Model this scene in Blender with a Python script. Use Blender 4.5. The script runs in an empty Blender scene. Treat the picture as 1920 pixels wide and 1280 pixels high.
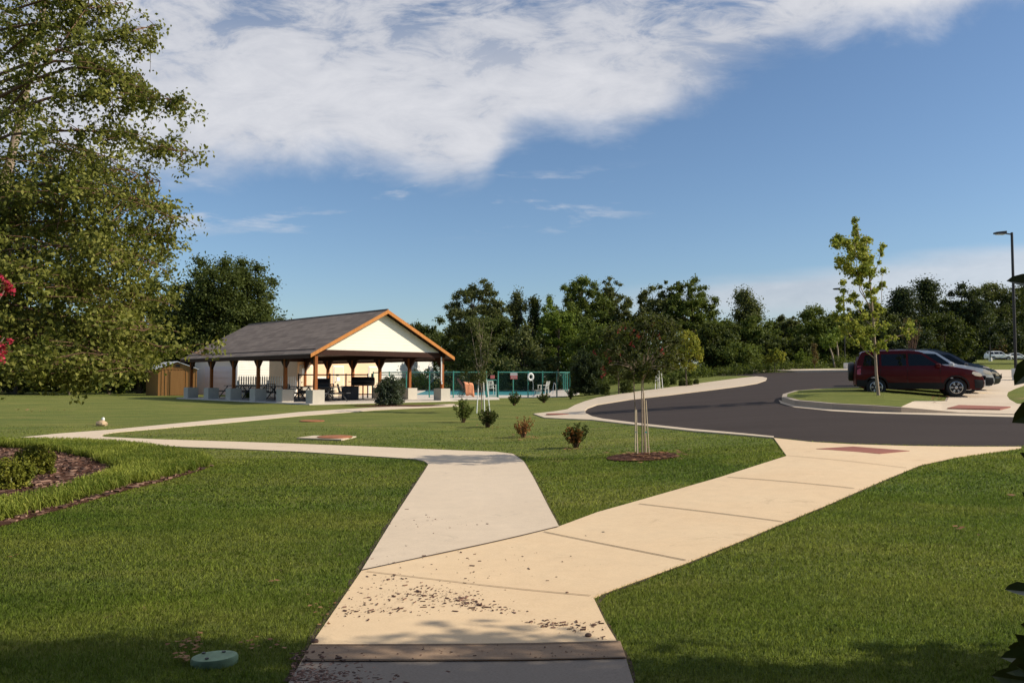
import bpy, math, random
import numpy as np
from mathutils import Vector, Matrix
from mathutils.geometry import delaunay_2d_cdt
R = math.radians
PI = math.pi
rnd = random.Random(7)
rng = np.random.default_rng(11)
scene = bpy.context.scene
COL = scene.collection

# ------------------------------------------------------------------ measuring the site
F = 1500.0                      # focal length in photo pixels (1920 wide)
PITCH = math.atan(69.0 / F)
CAMZ = 1.6
CP, SP = math.cos(PITCH), math.sin(PITCH)

def sstep(a, b, x):
    t = np.clip((x - a) / (b - a), 0, 1)
    return t * t * (3 - 2 * t)

def terrain(x, y):
    x = np.asarray(x, float); y = np.asarray(y, float)
    u = x / np.maximum(y, 4.0)
    s = 0.0085 + 0.0270 * sstep(-0.05, 0.45, u)
    z = s * np.maximum(np.minimum(y, 135.0) - 3.0, 0)
    w = (1 - sstep(0.03, 0.16, u)) * sstep(29, 36, y) * (1 - sstep(86, 100, y)) * sstep(-0.75, -0.5, u)
    return z * (1 - w) + 0.34 * w

def tz(x, y): return float(terrain(x, y))

def ray(px, py):
    cx = (px - 960.0) / F; cy = -(py - 640.0) / F
    return cx, CP - cy * SP, SP + cy * CP

def at(px, py, D):
    """point in the world at forward distance D seen at photo pixel px,py"""
    a, b, c = ray(px, py)
    k = D / b
    return Vector((a * k, D, CAMZ + c * k))

def gp(px, py):
    """ground point seen at a photo pixel"""
    a, b, c = ray(px, py)
    t0 = 3.0; t = 3.0
    while t < 200:
        x, y, z = a * t, b * t, CAMZ + c * t
        if z < tz(x, y): break
        t0 = t; t *= 1.01
    lo, hi = t0, t
    for _ in range(24):
        m = (lo + hi) / 2
        if CAMZ + c * m < tz(a * m, b * m): hi = m
        else: lo = m
    return Vector((a * hi, b * hi, tz(a * hi, b * hi)))

def gx(px, D):
    """ground point in image column px at forward distance D"""
    x = (px - 960.0) / F * D
    return Vector((x, D, tz(x, D)))

# ------------------------------------------------------------------ object helpers
def tag(o, label=None, cat=None, group=None, kind=None):
    if label: o['label'] = label
    if cat: o['category'] = cat
    if group: o['group'] = group
    if kind: o['kind'] = kind
    return o

def thing(name, label, cat, loc=(0, 0, 0), rz=0, group=None):
    o = bpy.data.objects.new(name, None)
    o.empty_display_size = 0.2
    COL.objects.link(o)
    o.location = loc; o.rotation_euler = (0, 0, rz)
    return tag(o, label, cat, group)

def children(o): return [c for c in bpy.data.objects if c.parent == o]

def copy_tree(o, parent=None, _kids=None):
    if _kids is None:
        _kids = {}
        for c in bpy.data.objects:
            if c.parent: _kids.setdefault(c.parent.name, []).append(c)
    c = o.copy(); COL.objects.link(c); c.parent = parent
    for ch in _kids.get(o.name, []): copy_tree(ch, c, _kids)
    return c

def link_mesh(name, me, mat, parent=None, smooth=False):
    if mat: me.materials.append(mat)
    if smooth: me.polygons.foreach_set('use_smooth', [True] * len(me.polygons))
    o = bpy.data.objects.new(name, me)
    COL.objects.link(o)
    if parent: o.parent = parent
    return o

class MB:
    def __init__(s): s.v = []; s.f = []
    def add(s, vs, fs):
        n = len(s.v); s.v += [tuple(v) for v in vs]; s.f += [tuple(i + n for i in f) for f in fs]
        return s
    def box(s, c, d, rot=None, taper=1.0):
        x, y, z = d[0] / 2, d[1] / 2, d[2] / 2
        vs = []
        for sz in (-1, 1):
            k = taper if sz > 0 else 1.0
            for sx, sy in ((-1, -1), (1, -1), (1, 1), (-1, 1)):
                p = Vector((sx * x * k, sy * y * k, sz * z))
                if rot is not None: p = rot @ p
                vs.append(p + Vector(c))
        return s.add(vs, [(3, 2, 1, 0), (4, 5, 6, 7), (0, 1, 5, 4), (1, 2, 6, 5), (2, 3, 7, 6), (3, 0, 4, 7)])
    def bar(s, a, b, w, h=None):
        a = Vector(a); b = Vector(b); h = h or w
        d = b - a
        q = d.to_track_quat('X', 'Z').to_matrix()
        return s.box((a + b) / 2, (d.length, w, h), q)
    def tube(s, pts, rad, n=8, cap=True):
        pts = [Vector(p) for p in pts]
        if not hasattr(rad, '__len__'): rad = [rad] * len(pts)
        vs = []; fs = []
        up = Vector((0.03, 0.02, 1))
        for i, p in enumerate(pts):
            d = (pts[min(i + 1, len(pts) - 1)] - pts[max(i - 1, 0)])
            if d.length < 1e-9: d = Vector((0, 0, 1))
            d.normalize()
            ref = up if abs(d.dot(up.normalized())) < 0.95 else Vector((1, 0, 0))
            a = d.cross(ref).normalized(); b = d.cross(a)
            for k in range(n):
                t = 2 * PI * k / n
                vs.append(p + (a * math.cos(t) + b * math.sin(t)) * rad[i])
        for i in range(len(pts) - 1):
            for k in range(n):
                k2 = (k + 1) % n
                fs.append((i * n + k, i * n + k2, (i + 1) * n + k2, (i + 1) * n + k))
        if cap:
            fs.append(tuple(range(n))[::-1]); fs.append(tuple((len(pts) - 1) * n + k for k in range(n)))
        return s.add(vs, fs)
    def lathe(s, prof, n=24, m=None):
        """profile of (radius, height) spun round z"""
        vs = []; fs = []
        for r, z in prof:
            for k in range(n):
                t = 2 * PI * k / n
                p = Vector((r * math.cos(t), r * math.sin(t), z))
                vs.append(m @ p if m else p)
        for i in range(len(prof) - 1):
            for k in range(n):
                k2 = (k + 1) % n
                fs.append((i * n + k, i * n + k2, (i + 1) * n + k2, (i + 1) * n + k))
        fs.append(tuple(range(n))[::-1]); fs.append(tuple((len(prof) - 1) * n + k for k in range(n)))
        return s.add(vs, fs)
    def prism(s, poly, off):
        """planar polygon of 3-d points thickened by vector off"""
        n = len(poly); o = Vector(off)
        vs = [Vector(p) for p in poly] + [Vector(p) + o for p in poly]
        fs = [tuple(range(n))[::-1], tuple(range(n, 2 * n))]
        for k in range(n): fs.append((k, (k + 1) % n, n + (k + 1) % n, n + k))
        return s.add(vs, fs)
    def build(s, name, mat, parent=None, smooth=False, bevel=0):
        me = bpy.data.meshes.new(name)
        me.from_pydata([tuple(v) for v in s.v], [], s.f)
        me.validate(); me.update()
        o = link_mesh(name, me, mat, parent, smooth)
        if smooth and hasattr(me, 'set_sharp_from_angle'): me.set_sharp_from_angle(angle=R(40))
        if bevel:
            b = o.modifiers.new('bevel', 'BEVEL'); b.width = bevel; b.segments = 2; b.limit_method = 'ANGLE'
        return o

# ------------------------------------------------------------------ materials
class NT:
    def __init__(s, name):
        s.m = bpy.data.materials.new(name); s.m.use_nodes = True
        s.t = s.m.node_tree; s.n = s.t.nodes; s.l = s.t.links
        s.b = s.n['Principled BSDF']
    def node(s, kind, **kw):
        x = s.n.new(kind)
        for k, v in kw.items():
            if k in x.inputs: x.inputs[k].default_value = v
            else: setattr(x, k, v)
        return x
    def link(s, a, b): s.l.new(a, b)

def coords(t, scale=(1, 1, 1), rot=(0, 0, 0), kind='Object'):
    tc = t.node('ShaderNodeTexCoord'); mp = t.node('ShaderNodeMapping')
    mp.inputs['Scale'].default_value = scale; mp.inputs['Rotation'].default_value = rot
    t.link(tc.outputs[kind], mp.inputs[0])
    return mp.outputs[0]

def noise(t, vec, scale, detail=4, rough=0.55, dist=0.0):
    n = t.node('ShaderNodeTexNoise')
    n.inputs['Scale'].default_value = scale; n.inputs['Detail'].default_value = detail
    n.inputs['Roughness'].default_value = rough; n.inputs['Distortion'].default_value = dist
    t.link(vec, n.inputs['Vector']); return n.outputs[0]

def ramp(t, fac, stops, interp='LINEAR'):
    r = t.node('ShaderNodeValToRGB'); e = r.color_ramp.elements
    r.color_ramp.interpolation = interp
    while len(e) < len(stops): e.new(0.5)
    for i, (p, c) in enumerate(stops):
        e[i].position = p; e[i].color = (c[0], c[1], c[2], 1) if len(c) == 3 else c
    t.link(fac, r.inputs[0]); return r.outputs[0]

def mixc(t, fac, a, b, mode='MIX'):
    m = t.node('ShaderNodeMix'); m.data_type = 'RGBA'; m.blend_type = mode
    for s_, v in ((m.inputs[0], fac), (m.inputs[6], a), (m.inputs[7], b)):
        if hasattr(v, 'links'): t.link(v, s_)
        elif hasattr(v, '__len__'): s_.default_value = (v[0], v[1], v[2], 1)
        else: s_.default_value = v
    return m.outputs[2]

def bump(t, h, strength=0.3, dist=0.02):
    b = t.node('ShaderNodeBump'); b.inputs['Strength'].default_value = strength
    b.inputs['Distance'].default_value = dist
    t.link(h, b.inputs['Height']); t.link(b.outputs[0], t.b.inputs['Normal']); return b

def simple(name, col, rough=0.6, metal=0.0, var=0.12, scale=3.0, bmp=0.0, bscale=60, coat=0.0, spec=0.5):
    t = NT(name)
    v = coords(t)
    n = noise(t, v, scale, 5, 0.6)
    lo = tuple(max(0, c * (1 - var)) for c in col); hi = tuple(min(1, c * (1 + var)) for c in col)
    c = ramp(t, n, [(0.3, lo), (0.7, hi)])
    t.link(c, t.b.inputs['Base Color'])
    t.b.inputs['Roughness'].default_value = rough; t.b.inputs['Metallic'].default_value = metal
    t.b.inputs['Coat Weight'].default_value = coat
    t.b.inputs['Specular IOR Level'].default_value = spec
    if bmp: bump(t, noise(t, v, bscale, 3), bmp, 0.01)
    return t.m

def leafmat(name, a, b, c=None, trans=0.3, rough=0.6, spec=0.15, back=None):
    """a,b,c: colours picked leaf by leaf"""
    t = NT(name)
    g = t.node('ShaderNodeNewGeometry')
    c = c or b
    col = ramp(t, g.outputs['Random Per Island'], [(0.0, a), (0.55, b), (1.0, c)])
    v = coords(t)
    n = noise(t, v, 0.7, 3)
    col2 = mixc(t, 0.35, col, ramp(t, n, [(0.35, tuple(x * 0.6 for x in a)), (0.65, tuple(min(1, x * 1.35) for x in c))]))
    t.link(col2, t.b.inputs['Base Color'])
    t.b.inputs['Roughness'].default_value = rough
    t.b.inputs['Specular IOR Level'].default_value = spec
    tr = t.node('ShaderNodeBsdfTranslucent'); t.link(mixc(t, 0.35, col2, (0.30, 0.36, 0.03)), tr.inputs[0])
    mx = t.node('ShaderNodeMixShader'); mx.inputs[0].default_value = trans
    out = t.n['Material Output']
    t.link(t.b.outputs[0], mx.inputs[1]); t.link(tr.outputs[0], mx.inputs[2]); t.link(mx.outputs[0], out.inputs[0])
    return t.m

M = {}
def make_materials():
    # lawn
    def lawn(name, blades=False):
        t = NT(name); v = coords(t)
        big = noise(t, v, 0.16, 4, 0.6, 0.4)
        mid = noise(t, v, 1.3, 5, 0.65)
        fine = noise(t, coords(t, (1, 0.45, 1)), 38, 4, 0.7)
        base = ramp(t, mid, [(0.30, (0.074, 0.108, 0.021)), (0.52, (0.105, 0.145, 0.030)), (0.72, (0.160, 0.185, 0.048))])
        dry = ramp(t, mixc(t, 0.5, big, noise(t, coords(t, (0.35, 1, 1)), 0.8, 4, 0.6, 0.5)), [(0.43, (0, 0, 0)), (0.60, (0.9, 0.9, 0.9))])
        tone = noise(t, coords(t, (1, .8, 1), (0, 0, R(30))), 0.45, 3, 0.5, 0.3)
        base = mixc(t, 1.0, base, ramp(t, tone, [(0.35, (0.68, 0.78, 0.8)), (0.65, (1.25, 1.15, 1.0))]), 'MULTIPLY')
        c = mixc(t, dry, base, (0.215, 0.210, 0.062))
        # the far lawn is sparser and drier than the watered turf by the paths
        sp = t.node('ShaderNodeSeparateXYZ'); t.link(v, sp.inputs[0])
        mr = t.node('ShaderNodeMapRange'); mr.inputs[1].default_value = 14; mr.inputs[2].default_value = 34
        mr.inputs[3].default_value = 0.0; mr.inputs[4].default_value = 0.62
        t.link(sp.outputs[1], mr.inputs[0])
        c = mixc(t, mr.outputs[0], c, mixc(t, mid, (0.120, 0.165, 0.030), (0.330, 0.290, 0.095)))
        if blades:
            g = t.node('ShaderNodeNewGeometry')
            c = mixc(t, 0.30, c, ramp(t, g.outputs['Random Per Island'], [(0, (0.065, 0.105, 0.018)), (0.6, (0.110, 0.158, 0.030)), (0.93, (0.170, 0.195, 0.050)), (1.0, (0.34, 0.29, 0.13))]))
            t.b.inputs['Roughness'].default_value = 0.5
            t.b.inputs['Specular IOR Level'].default_value = 0.08
            c = mixc(t, 1.0, c, (1.62, 1.72, 1.08), 'MULTIPLY')
            tr = t.node('ShaderNodeBsdfTranslucent'); t.link(c, tr.inputs[0])
            mx = t.node('ShaderNodeMixShader'); mx.inputs[0].default_value = 0.35
            t.link(t.b.outputs[0], mx.inputs[1]); t.link(tr.outputs[0], mx.inputs[2]); t.link(mx.outputs[0], t.n['Material Output'].inputs[0])
        else:
            c = mixc(t, 0.5, c, ramp(t, fine, [(0.25, (0.035, 0.055, 0.012)), (0.75, (0.19, 0.23, 0.06))]))
            bare = noise(t, coords(t, (0.5, 1, 1)), 0.55, 5, 0.7, 0.6)
            c = mixc(t, ramp(t, bare, [(0.62, (0, 0, 0)), (0.70, (0.65, 0.65, 0.65))]), c, (0.33, 0.22, 0.11))
            streak = noise(t, coords(t, (0.25, 1.6, 1), (0, 0, R(6))), 1.1, 5, 0.7, 0.3)
            c = mixc(t, 1.0, c, ramp(t, streak, [(0.32, (0.66, 0.78, 0.7)), (0.68, (1.30, 1.15, 1.1))]), 'MULTIPLY')
            t.b.inputs['Roughness'].default_value = 0.95
            t.b.inputs['Specular IOR Level'].default_value = 0.1
            bump(t, fine, 0.9, 0.04)
        t.link(c, t.b.inputs['Base Color'])
        return t.m
    M['lawn'] = lawn('lawn_soil_and_turf'); M['blades'] = lawn('grass_blades', True)
    def concrete(name, col, stain, amt=0.85):
        t = NT(name); v = coords(t)
        a = noise(t, v, 0.5, 5, 0.62, 0.5); b = noise(t, v, 5, 8, 0.75, 0.3); f = noise(t, coords(t, (1, 6, 1)), 60, 3, 0.7)
        c = mixc(t, ramp(t, a, [(0.38, (0, 0, 0)), (0.72, (amt, amt, amt))]), col, stain)
        c = mixc(t, 0.5, c, ramp(t, b, [(0.25, tuple(x * 0.80 for x in col)), (0.75, tuple(min(1, x * 1.13) for x in col))]))
        c = mixc(t, ramp(t, noise(t, v, 1.7, 6, .8, .8), [(0.60, (0, 0, 0)), (0.70, (.5, .5, .5))]), c, tuple(x * .6 for x in stain))
        c = mixc(t, 0.12, c, ramp(t, f, [(0.3, (0.05, 0.04, 0.03)), (0.6, (0.9, 0.85, 0.78))]))
        t.link(c, t.b.inputs['Base Color']); t.b.inputs['Roughness'].default_value = 0.85
        bump(t, f, 0.25, 0.004); return t.m
    M['path_grey'] = concrete('pale_concrete', (0.62, 0.49, 0.345), (0.53, 0.41, 0.28))
    M['path_tan'] = concrete('tan_concrete', (0.70, 0.51, 0.295), (0.64, 0.41, 0.20))
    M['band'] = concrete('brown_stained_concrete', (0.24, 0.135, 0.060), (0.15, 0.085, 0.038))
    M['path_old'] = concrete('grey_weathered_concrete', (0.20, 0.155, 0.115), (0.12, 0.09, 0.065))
    M['kerb'] = concrete('kerb_concrete', (0.58, 0.46, 0.32), (0.46, 0.36, 0.25))
    M['kerb_brown'] = concrete('kerb_face_concrete', (0.34, 0.27, 0.20), (0.25, 0.19, 0.14))
    M['deck'] = concrete('pool_deck_concrete', (0.62, 0.54, 0.45), (0.50, 0.44, 0.36))
    M['pier'] = concrete('pier_concrete', (0.52, 0.47, 0.38), (0.42, 0.38, 0.31))
    # asphalt
    t = NT('asphalt'); v = coords(t)
    big = noise(t, coords(t, (0.25, 1.3, 1)), 0.5, 5, 0.65, 0.4); f = noise(t, v, 140, 3, 0.8)
    c = ramp(t, big, [(0.3, (0.036, 0.027, 0.023)), (0.7, (0.058, 0.045, 0.040))])
    c = mixc(t, 0.35, c, ramp(t, f, [(0.3, (0.018, 0.015, 0.014)), (0.75, (0.11, 0.09, 0.085))]))
    t.link(c, t.b.inputs['Base Color']); t.b.inputs['Roughness'].default_value = 0.9
    t.b.inputs['Specular IOR Level'].default_value = 0.08
    bump(t, f, 0.5, 0.006); M['asphalt'] = t.m
    # mulch
    t = NT('bark_mulch'); v = coords(t, (1, 2.2, 1))
    a = noise(t, v, 9, 6, 0.85, 1.5); b = noise(t, coords(t), 1.1, 3)
    c = ramp(t, a, [(0.38, (0.020, 0.009, 0.006)), (0.5, (0.085, 0.038, 0.026)), (0.62, (0.24, 0.125, 0.090))])
    c = mixc(t, ramp(t, b, [(0.45, (0, 0, 0)), (0.7, (0.5, 0.5, 0.5))]), c, (0.16, 0.07, 0.035))
    t.link(c, t.b.inputs['Base Color']); t.b.inputs['Roughness'].default_value = 0.95
    t.b.inputs['Specular IOR Level'].default_value = 0.1
    bump(t, a, 1.0, 0.08); M['mulch'] = t.m
    t = NT('mulch_chips'); g = t.node('ShaderNodeNewGeometry')
    t.link(ramp(t, g.outputs['Random Per Island'], [(0, (0.035, 0.016, 0.012)), (0.6, (0.12, 0.055, 0.036)), (1, (0.36, 0.22, 0.16))]), t.b.inputs['Base Color'])
    t.b.inputs['Roughness'].default_value = 0.9; M['chips'] = t.m
    # tactile paving
    t = NT('tactile_red'); v = coords(t)
    vo = t.node('ShaderNodeTexVoronoi'); vo.inputs['Scale'].default_value = 16; vo.inputs['Randomness'].default_value = 0.0
    t.link(v, vo.inputs['Vector'])
    t.link(ramp(t, vo.outputs['Distance'], [(0.15, (0.36, 0.125, 0.075)), (0.55, (0.24, 0.075, 0.048))]), t.b.inputs['Base Color'])
    t.b.inputs['Roughness'].default_value = 0.8; bump(t, vo.outputs['Distance'], -0.6, 0.01); M['tactile'] = t.m
    # water
    t = NT('pool_water'); v = coords(t)
    t.b.inputs['Base Color'].default_value = (0.035, 0.215, 0.235, 1); t.b.inputs['Roughness'].default_value = 0.45
    t.b.inputs['Specular IOR Level'].default_value = 0.35
    bump(t, noise(t, v, 2.5, 3), 0.35, 0.05); M['water'] = t.m
    # shingles
    t = NT('roof_shingles'); v = coords(t, (1, 1.13, 0.0), (0, 0, R(90)))
    br = t.node('ShaderNodeTexBrick'); t.link(v, br.inputs['Vector'])
    br.inputs['Scale'].default_value = 1.0; br.inputs['Brick Width'].default_value = 0.8; br.inputs['Row Height'].default_value = 0.25
    br.inputs['Mortar Size'].default_value = 0.012; br.inputs['Bias'].default_value = -0.1
    br.inputs['Color1'].default_value = (0.120, 0.088, 0.070, 1); br.inputs['Color2'].default_value = (0.240, 0.186, 0.148, 1)
    br.inputs['Mortar'].default_value = (0.050, 0.038, 0.036, 1)
    nn = noise(t, coords(t), 1.8, 5, 0.65)
    c = mixc(t, 0.30, br.outputs[0], ramp(t, nn, [(0.3, (0.10, 0.075, 0.064)), (0.7, (0.25, 0.19, 0.145))]))
    t.link(c, t.b.inputs['Base Color']); t.b.inputs['Roughness'].default_value = 0.9
    bump(t, br.outputs['Fac'], -0.8, 0.015); M['shingle'] = t.m
    def wood(name, a, b, scale=(1, 1, 0.08), rough=0.6):
        t = NT(name); v = coords(t, scale)
        n = noise(t, v, 16, 6, 0.7, 0.8)
        t.link(ramp(t, n, [(0.3, a), (0.7, b)]), t.b.inputs['Base Color']); t.b.inputs['Roughness'].default_value = rough
        t.b.inputs['Specular IOR Level'].default_value = 0.15
        bump(t, n, 0.25, 0.01); return t.m
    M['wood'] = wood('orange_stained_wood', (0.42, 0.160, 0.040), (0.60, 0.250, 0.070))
    M['post'] = wood('shade_toned_post_wood', (0.20, 0.062, 0.017), (0.34, 0.112, 0.032))  # shade under the roof is put into the post colour
    M['beam'] = wood('shade_darkened_beam', (0.028, 0.011, 0.007), (0.055, 0.021, 0.013), (0.3, 0.1, 1))  # beam colour deepened to stand for shade under the eaves
    M['shedwood'] = wood('shed_boards', (0.27, 0.130, 0.040), (0.42, 0.215, 0.080), (2.2, 2.2, 0.05))
    M['bark'] = wood('tree_bark', (0.055, 0.042, 0.030), (0.15, 0.12, 0.09), (1, 1, 0.2), 0.9)
    M['bark_pale'] = wood('pale_bark', (0.24, 0.18, 0.13), (0.42, 0.33, 0.25), (1, 1, 0.2), 0.8)
    M['bark_red'] = wood('reddish_twig_bark', (0.12, 0.065, 0.04), (0.22, 0.13, 0.085), (1, 1, 0.3), 0.8)
    M['stake'] = wood('pale_wooden_stake', (0.46, 0.37, 0.24), (0.62, 0.52, 0.38), (1, 1, 0.1), 0.7)
    M['cream'] = simple('cream_siding', (0.86, 0.80, 0.66), 0.7, var=0.02)
    M['white_siding'] = simple('white_siding', (0.74, 0.71, 0.64), 0.7, var=0.04)
    M['grey_door'] = simple('grey_white_door', (0.66, 0.66, 0.68), 0.5, var=0.03)
    M['peach'] = simple('peach_block', (0.84, 0.54, 0.33), 0.8, var=0.05, scale=1.5)
    M['peach_trim'] = simple('pale_peach_door', (0.80, 0.62, 0.42), 0.6, var=0.03)
    M['white'] = simple('white_paint', (0.80, 0.79, 0.76), 0.5, var=0.03)
    M['whitemetal'] = simple('white_enamelled_metal', (0.72, 0.71, 0.62), 0.4, var=0.03)
    M['teal'] = simple('teal_enamelled_metal', (0.035, 0.215, 0.17), 0.4, var=0.1)
    M['black'] = simple('black_metal', (0.018, 0.018, 0.02), 0.45, var=0.2)
    M['dark'] = simple('dark_brown_paint', (0.030, 0.022, 0.020), 0.6, var=0.2)
    M['bronze'] = simple('bronze_pole', (0.035, 0.028, 0.026), 0.4, metal=0.3, var=0.1)
    M['steel'] = simple('polished_steel', (0.72, 0.72, 0.72), 0.2, metal=1.0, var=0.05)
    M['galv'] = simple('galvanised_roof', (0.72, 0.72, 0.74), 0.4, metal=0.2, var=0.06)
    M['darktable'] = simple('dark_grey_plastic', (0.045, 0.045, 0.05), 0.5, var=0.2)
    M['towel'] = simple('orange_towel', (0.80, 0.32, 0.16), 0.95, var=0.1, bmp=0.3)
    M['maroon'] = simple('maroon_cloth', (0.075, 0.018, 0.016), 0.8)
    M['rust'] = simple('rusty_iron', (0.30, 0.105, 0.040), 0.85, var=0.3, scale=12, bmp=0.4)
    M['green_lid'] = simple('faded_green_plastic', (0.17, 0.26, 0.15), 0.6, var=0.3, scale=9, bmp=0.15)
    M['stone'] = simple('tan_stone', (0.46, 0.33, 0.20), 0.9, var=0.2, scale=9, bmp=0.5)
    M['brown_stone'] = simple('brown_stone', (0.13, 0.08, 0.06), 0.9, var=0.3, scale=30, bmp=0.5)
    M['tyre'] = simple('tyre_rubber', (0.012, 0.012, 0.013), 0.8)
    M['rim'] = simple('alloy_rim', (0.55, 0.55, 0.56), 0.3, metal=0.8)
    M['glass'] = simple('dark_car_glass', (0.008, 0.010, 0.011), 0.06, var=0.0, coat=0.0, spec=0.35)
    M['screen'] = simple('sky_pale_windscreen', (0.28, 0.33, 0.36), 0.08, var=0.0, coat=1.0)  # pale base colour stands in for the reflected sky
    M['car_red'] = simple('dark_red_car_paint', (0.075, 0.0022, 0.0035), 0.42, var=0.04, coat=0.12, spec=0.2)
    M['car_white'] = simple('white_car_paint', (0.72, 0.72, 0.71), 0.3, var=0.02, coat=1.0)
    M['car_grey'] = simple('dark_grey_car_paint', (0.055, 0.050, 0.052), 0.25, metal=0.3, var=0.04, coat=1.0)
    M['car_black'] = simple('black_car_paint', (0.014, 0.014, 0.018), 0.2, var=0.04, coat=1.0)
    M['trim'] = simple('black_car_trim', (0.014, 0.013, 0.014), 0.6, spec=0.25)
    M['lamp_clear'] = simple('clear_headlamp', (0.80, 0.66, 0.50), 0.12, var=0.05, coat=1.0)
    M['lamp_amber'] = simple('amber_lamp', (0.75, 0.22, 0.03), 0.2, coat=1.0)
    M['lamp_red'] = simple('red_lamp', (0.45, 0.02, 0.02), 0.2, coat=1.0)
    M['sign_white'] = simple('white_sign', (0.72, 0.66, 0.64), 0.5)
    M['sign_red'] = simple('red_sign', (0.62, 0.12, 0.11), 0.5)
    M['teal_tape'] = simple('teal_tie', (0.03, 0.34, 0.30), 0.5)
    M['lamp_glass'] = simple('pale_lamp_lens', (0.75, 0.75, 0.72), 0.3)
    M['pvc'] = simple('clear_plastic_planter', (0.72, 0.68, 0.60), 0.6, var=0.1)
    M['brick'] = simple('added_house_brick', (0.30, 0.13, 0.08), 0.85)
    # chain link: fine wire net with holes, seen from afar as a veil
    t = NT('chain_link'); tr = t.node('ShaderNodeBsdfTransparent'); mx = t.node('ShaderNodeMixShader')
    t.b.inputs['Base Color'].default_value = (0.03, 0.10, 0.08, 1); mx.inputs[0].default_value = 0.11
    t.link(tr.outputs[0], mx.inputs[1]); t.link(t.b.outputs[0], mx.inputs[2]); t.link(mx.outputs[0], t.n['Material Output'].inputs[0])
    M['chain'] = t.m
    M['soil'] = simple('dark_soil_edge', (0.055, 0.034, 0.020), 0.95, var=0.4, scale=20)
    # leaves
    M['lf_birch'] = leafmat('birch_leaves', (0.048, 0.066, 0.010), (0.115, 0.135, 0.022), (0.27, 0.26, 0.060), 0.28)
    M['lf_dark'] = leafmat('dark_leaves', (0.028, 0.042, 0.009), (0.052, 0.072, 0.016), (0.095, 0.112, 0.027), 0.2)
    M['lf_mid'] = leafmat('mid_green_leaves', (0.048, 0.076, 0.013), (0.092, 0.128, 0.022), (0.155, 0.182, 0.038), 0.25)
    M['lf_olive'] = leafmat('olive_leaves', (0.055, 0.068, 0.021), (0.090, 0.104, 0.033), (0.145, 0.152, 0.056), 0.25)
    M['lf_light'] = leafmat('light_green_leaves', (0.074, 0.118, 0.016), (0.132, 0.190, 0.027), (0.20, 0.25, 0.042), 0.3)
    M['lf_pine'] = leafmat('pine_needles', (0.018, 0.032, 0.014), (0.034, 0.050, 0.020), (0.055, 0.072, 0.028), 0.15)
    M['lf_yellow'] = leafmat('yellow_green_leaves', (0.14, 0.18, 0.022), (0.24, 0.26, 0.032), (0.38, 0.32, 0.05), 0.35)
    M['lf_maple'] = leafmat('maple_leaves', (0.15, 0.22, 0.035), (0.28, 0.345, 0.055), (0.46, 0.41, 0.07), 0.35)
    M['lf_myrtle'] = leafmat('myrtle_leaves', (0.026, 0.042, 0.012), (0.052, 0.070, 0.020), (0.105, 0.095, 0.036), 0.25)
    M['lf_holly'] = leafmat('holly_leaves', (0.022, 0.038, 0.014), (0.045, 0.066, 0.024), (0.10, 0.12, 0.065), 0.1, 0.28, 0.6)
    M['lf_box'] = leafmat('yellowing_shrub_leaves', (0.075, 0.095, 0.014), (0.150, 0.180, 0.024), (0.32, 0.30, 0.05), 0.25, 0.4)
    M['lf_dead'] = leafmat('dead_orange_leaves', (0.17, 0.060, 0.018), (0.30, 0.115, 0.035), (0.42, 0.19, 0.07), 0.2)
    M['lf_brown'] = leafmat('brown_thin_leaves', (0.11, 0.07, 0.03), (0.17, 0.11, 0.05), (0.24, 0.15, 0.06), 0.25)
    M['lf_near'] = leafmat('glossy_dark_leaves', (0.030, 0.055, 0.016), (0.050, 0.085, 0.024), (0.080, 0.115, 0.034), 0.08, 0.3, 0.5)
    M['lf_border'] = leafmat('border_grass_blades', (0.075, 0.125, 0.012), (0.160, 0.220, 0.024), (0.36, 0.37, 0.07), 0.35)
    M['lf_weed'] = leafmat('tall_weeds', (0.050, 0.075, 0.014), (0.085, 0.115, 0.022), (0.13, 0.15, 0.035), 0.3)
    M['blossom'] = leafmat('crimson_blossom', (0.30, 0.008, 0.035), (0.50, 0.020, 0.070), (0.62, 0.06, 0.12), 0.3)
    M['fallen'] = leafmat('fallen_leaves', (0.16, 0.07, 0.03), (0.26, 0.12, 0.05), (0.36, 0.20, 0.10), 0.1)
make_materials()
# ------------------------------------------------------------------ ground regions, measured on the photo
def G(*pts): return [tuple(gp(a, b)[:2]) for a, b in pts]
def dens(poly, step=0.5, closed=True):
    out = []; n = len(poly)
    for i in range(n if closed else n - 1):
        a = poly[i]; b = poly[(i + 1) % n]
        L = math.hypot(b[0] - a[0], b[1] - a[1])
        k = max(1, min(60, int(L / (step * max(1, (a[1] + b[1]) / 24)))))
        for j in range(k): out.append((a[0] + (b[0] - a[0]) * j / k, a[1] + (b[1] - a[1]) * j / k))
    if not closed: out.append(poly[-1])
    return out
def smooth_line(pts, it=2, closed=False):
    for _ in range(it):
        q = []
        n = len(pts)
        for i in range(n if closed else n - 1):
            a = pts[i]; b = pts[(i + 1) % n]
            q += [(a[0] * .75 + b[0] * .25, a[1] * .75 + b[1] * .25), (a[0] * .25 + b[0] * .75, a[1] * .25 + b[1] * .75)]
        pts = q if closed else [pts[0]] + q + [pts[-1]]
    return pts
def strip(line, a, b):
    """band along a polyline between signed offsets a and b (left positive)"""
    L, Rr = [], []
    for i, p in enumerate(line):
        q0 = line[max(i - 1, 0)]; q1 = line[min(i + 1, len(line) - 1)]
        dx, dy = q1[0] - q0[0], q1[1] - q0[1]; l = math.hypot(dx, dy) or 1
        nx, ny = -dy / l, dx / l
        L.append((p[0] + nx * a, p[1] + ny * a)); Rr.append((p[0] + nx * b, p[1] + ny * b))
    return L + Rr[::-1]
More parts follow.
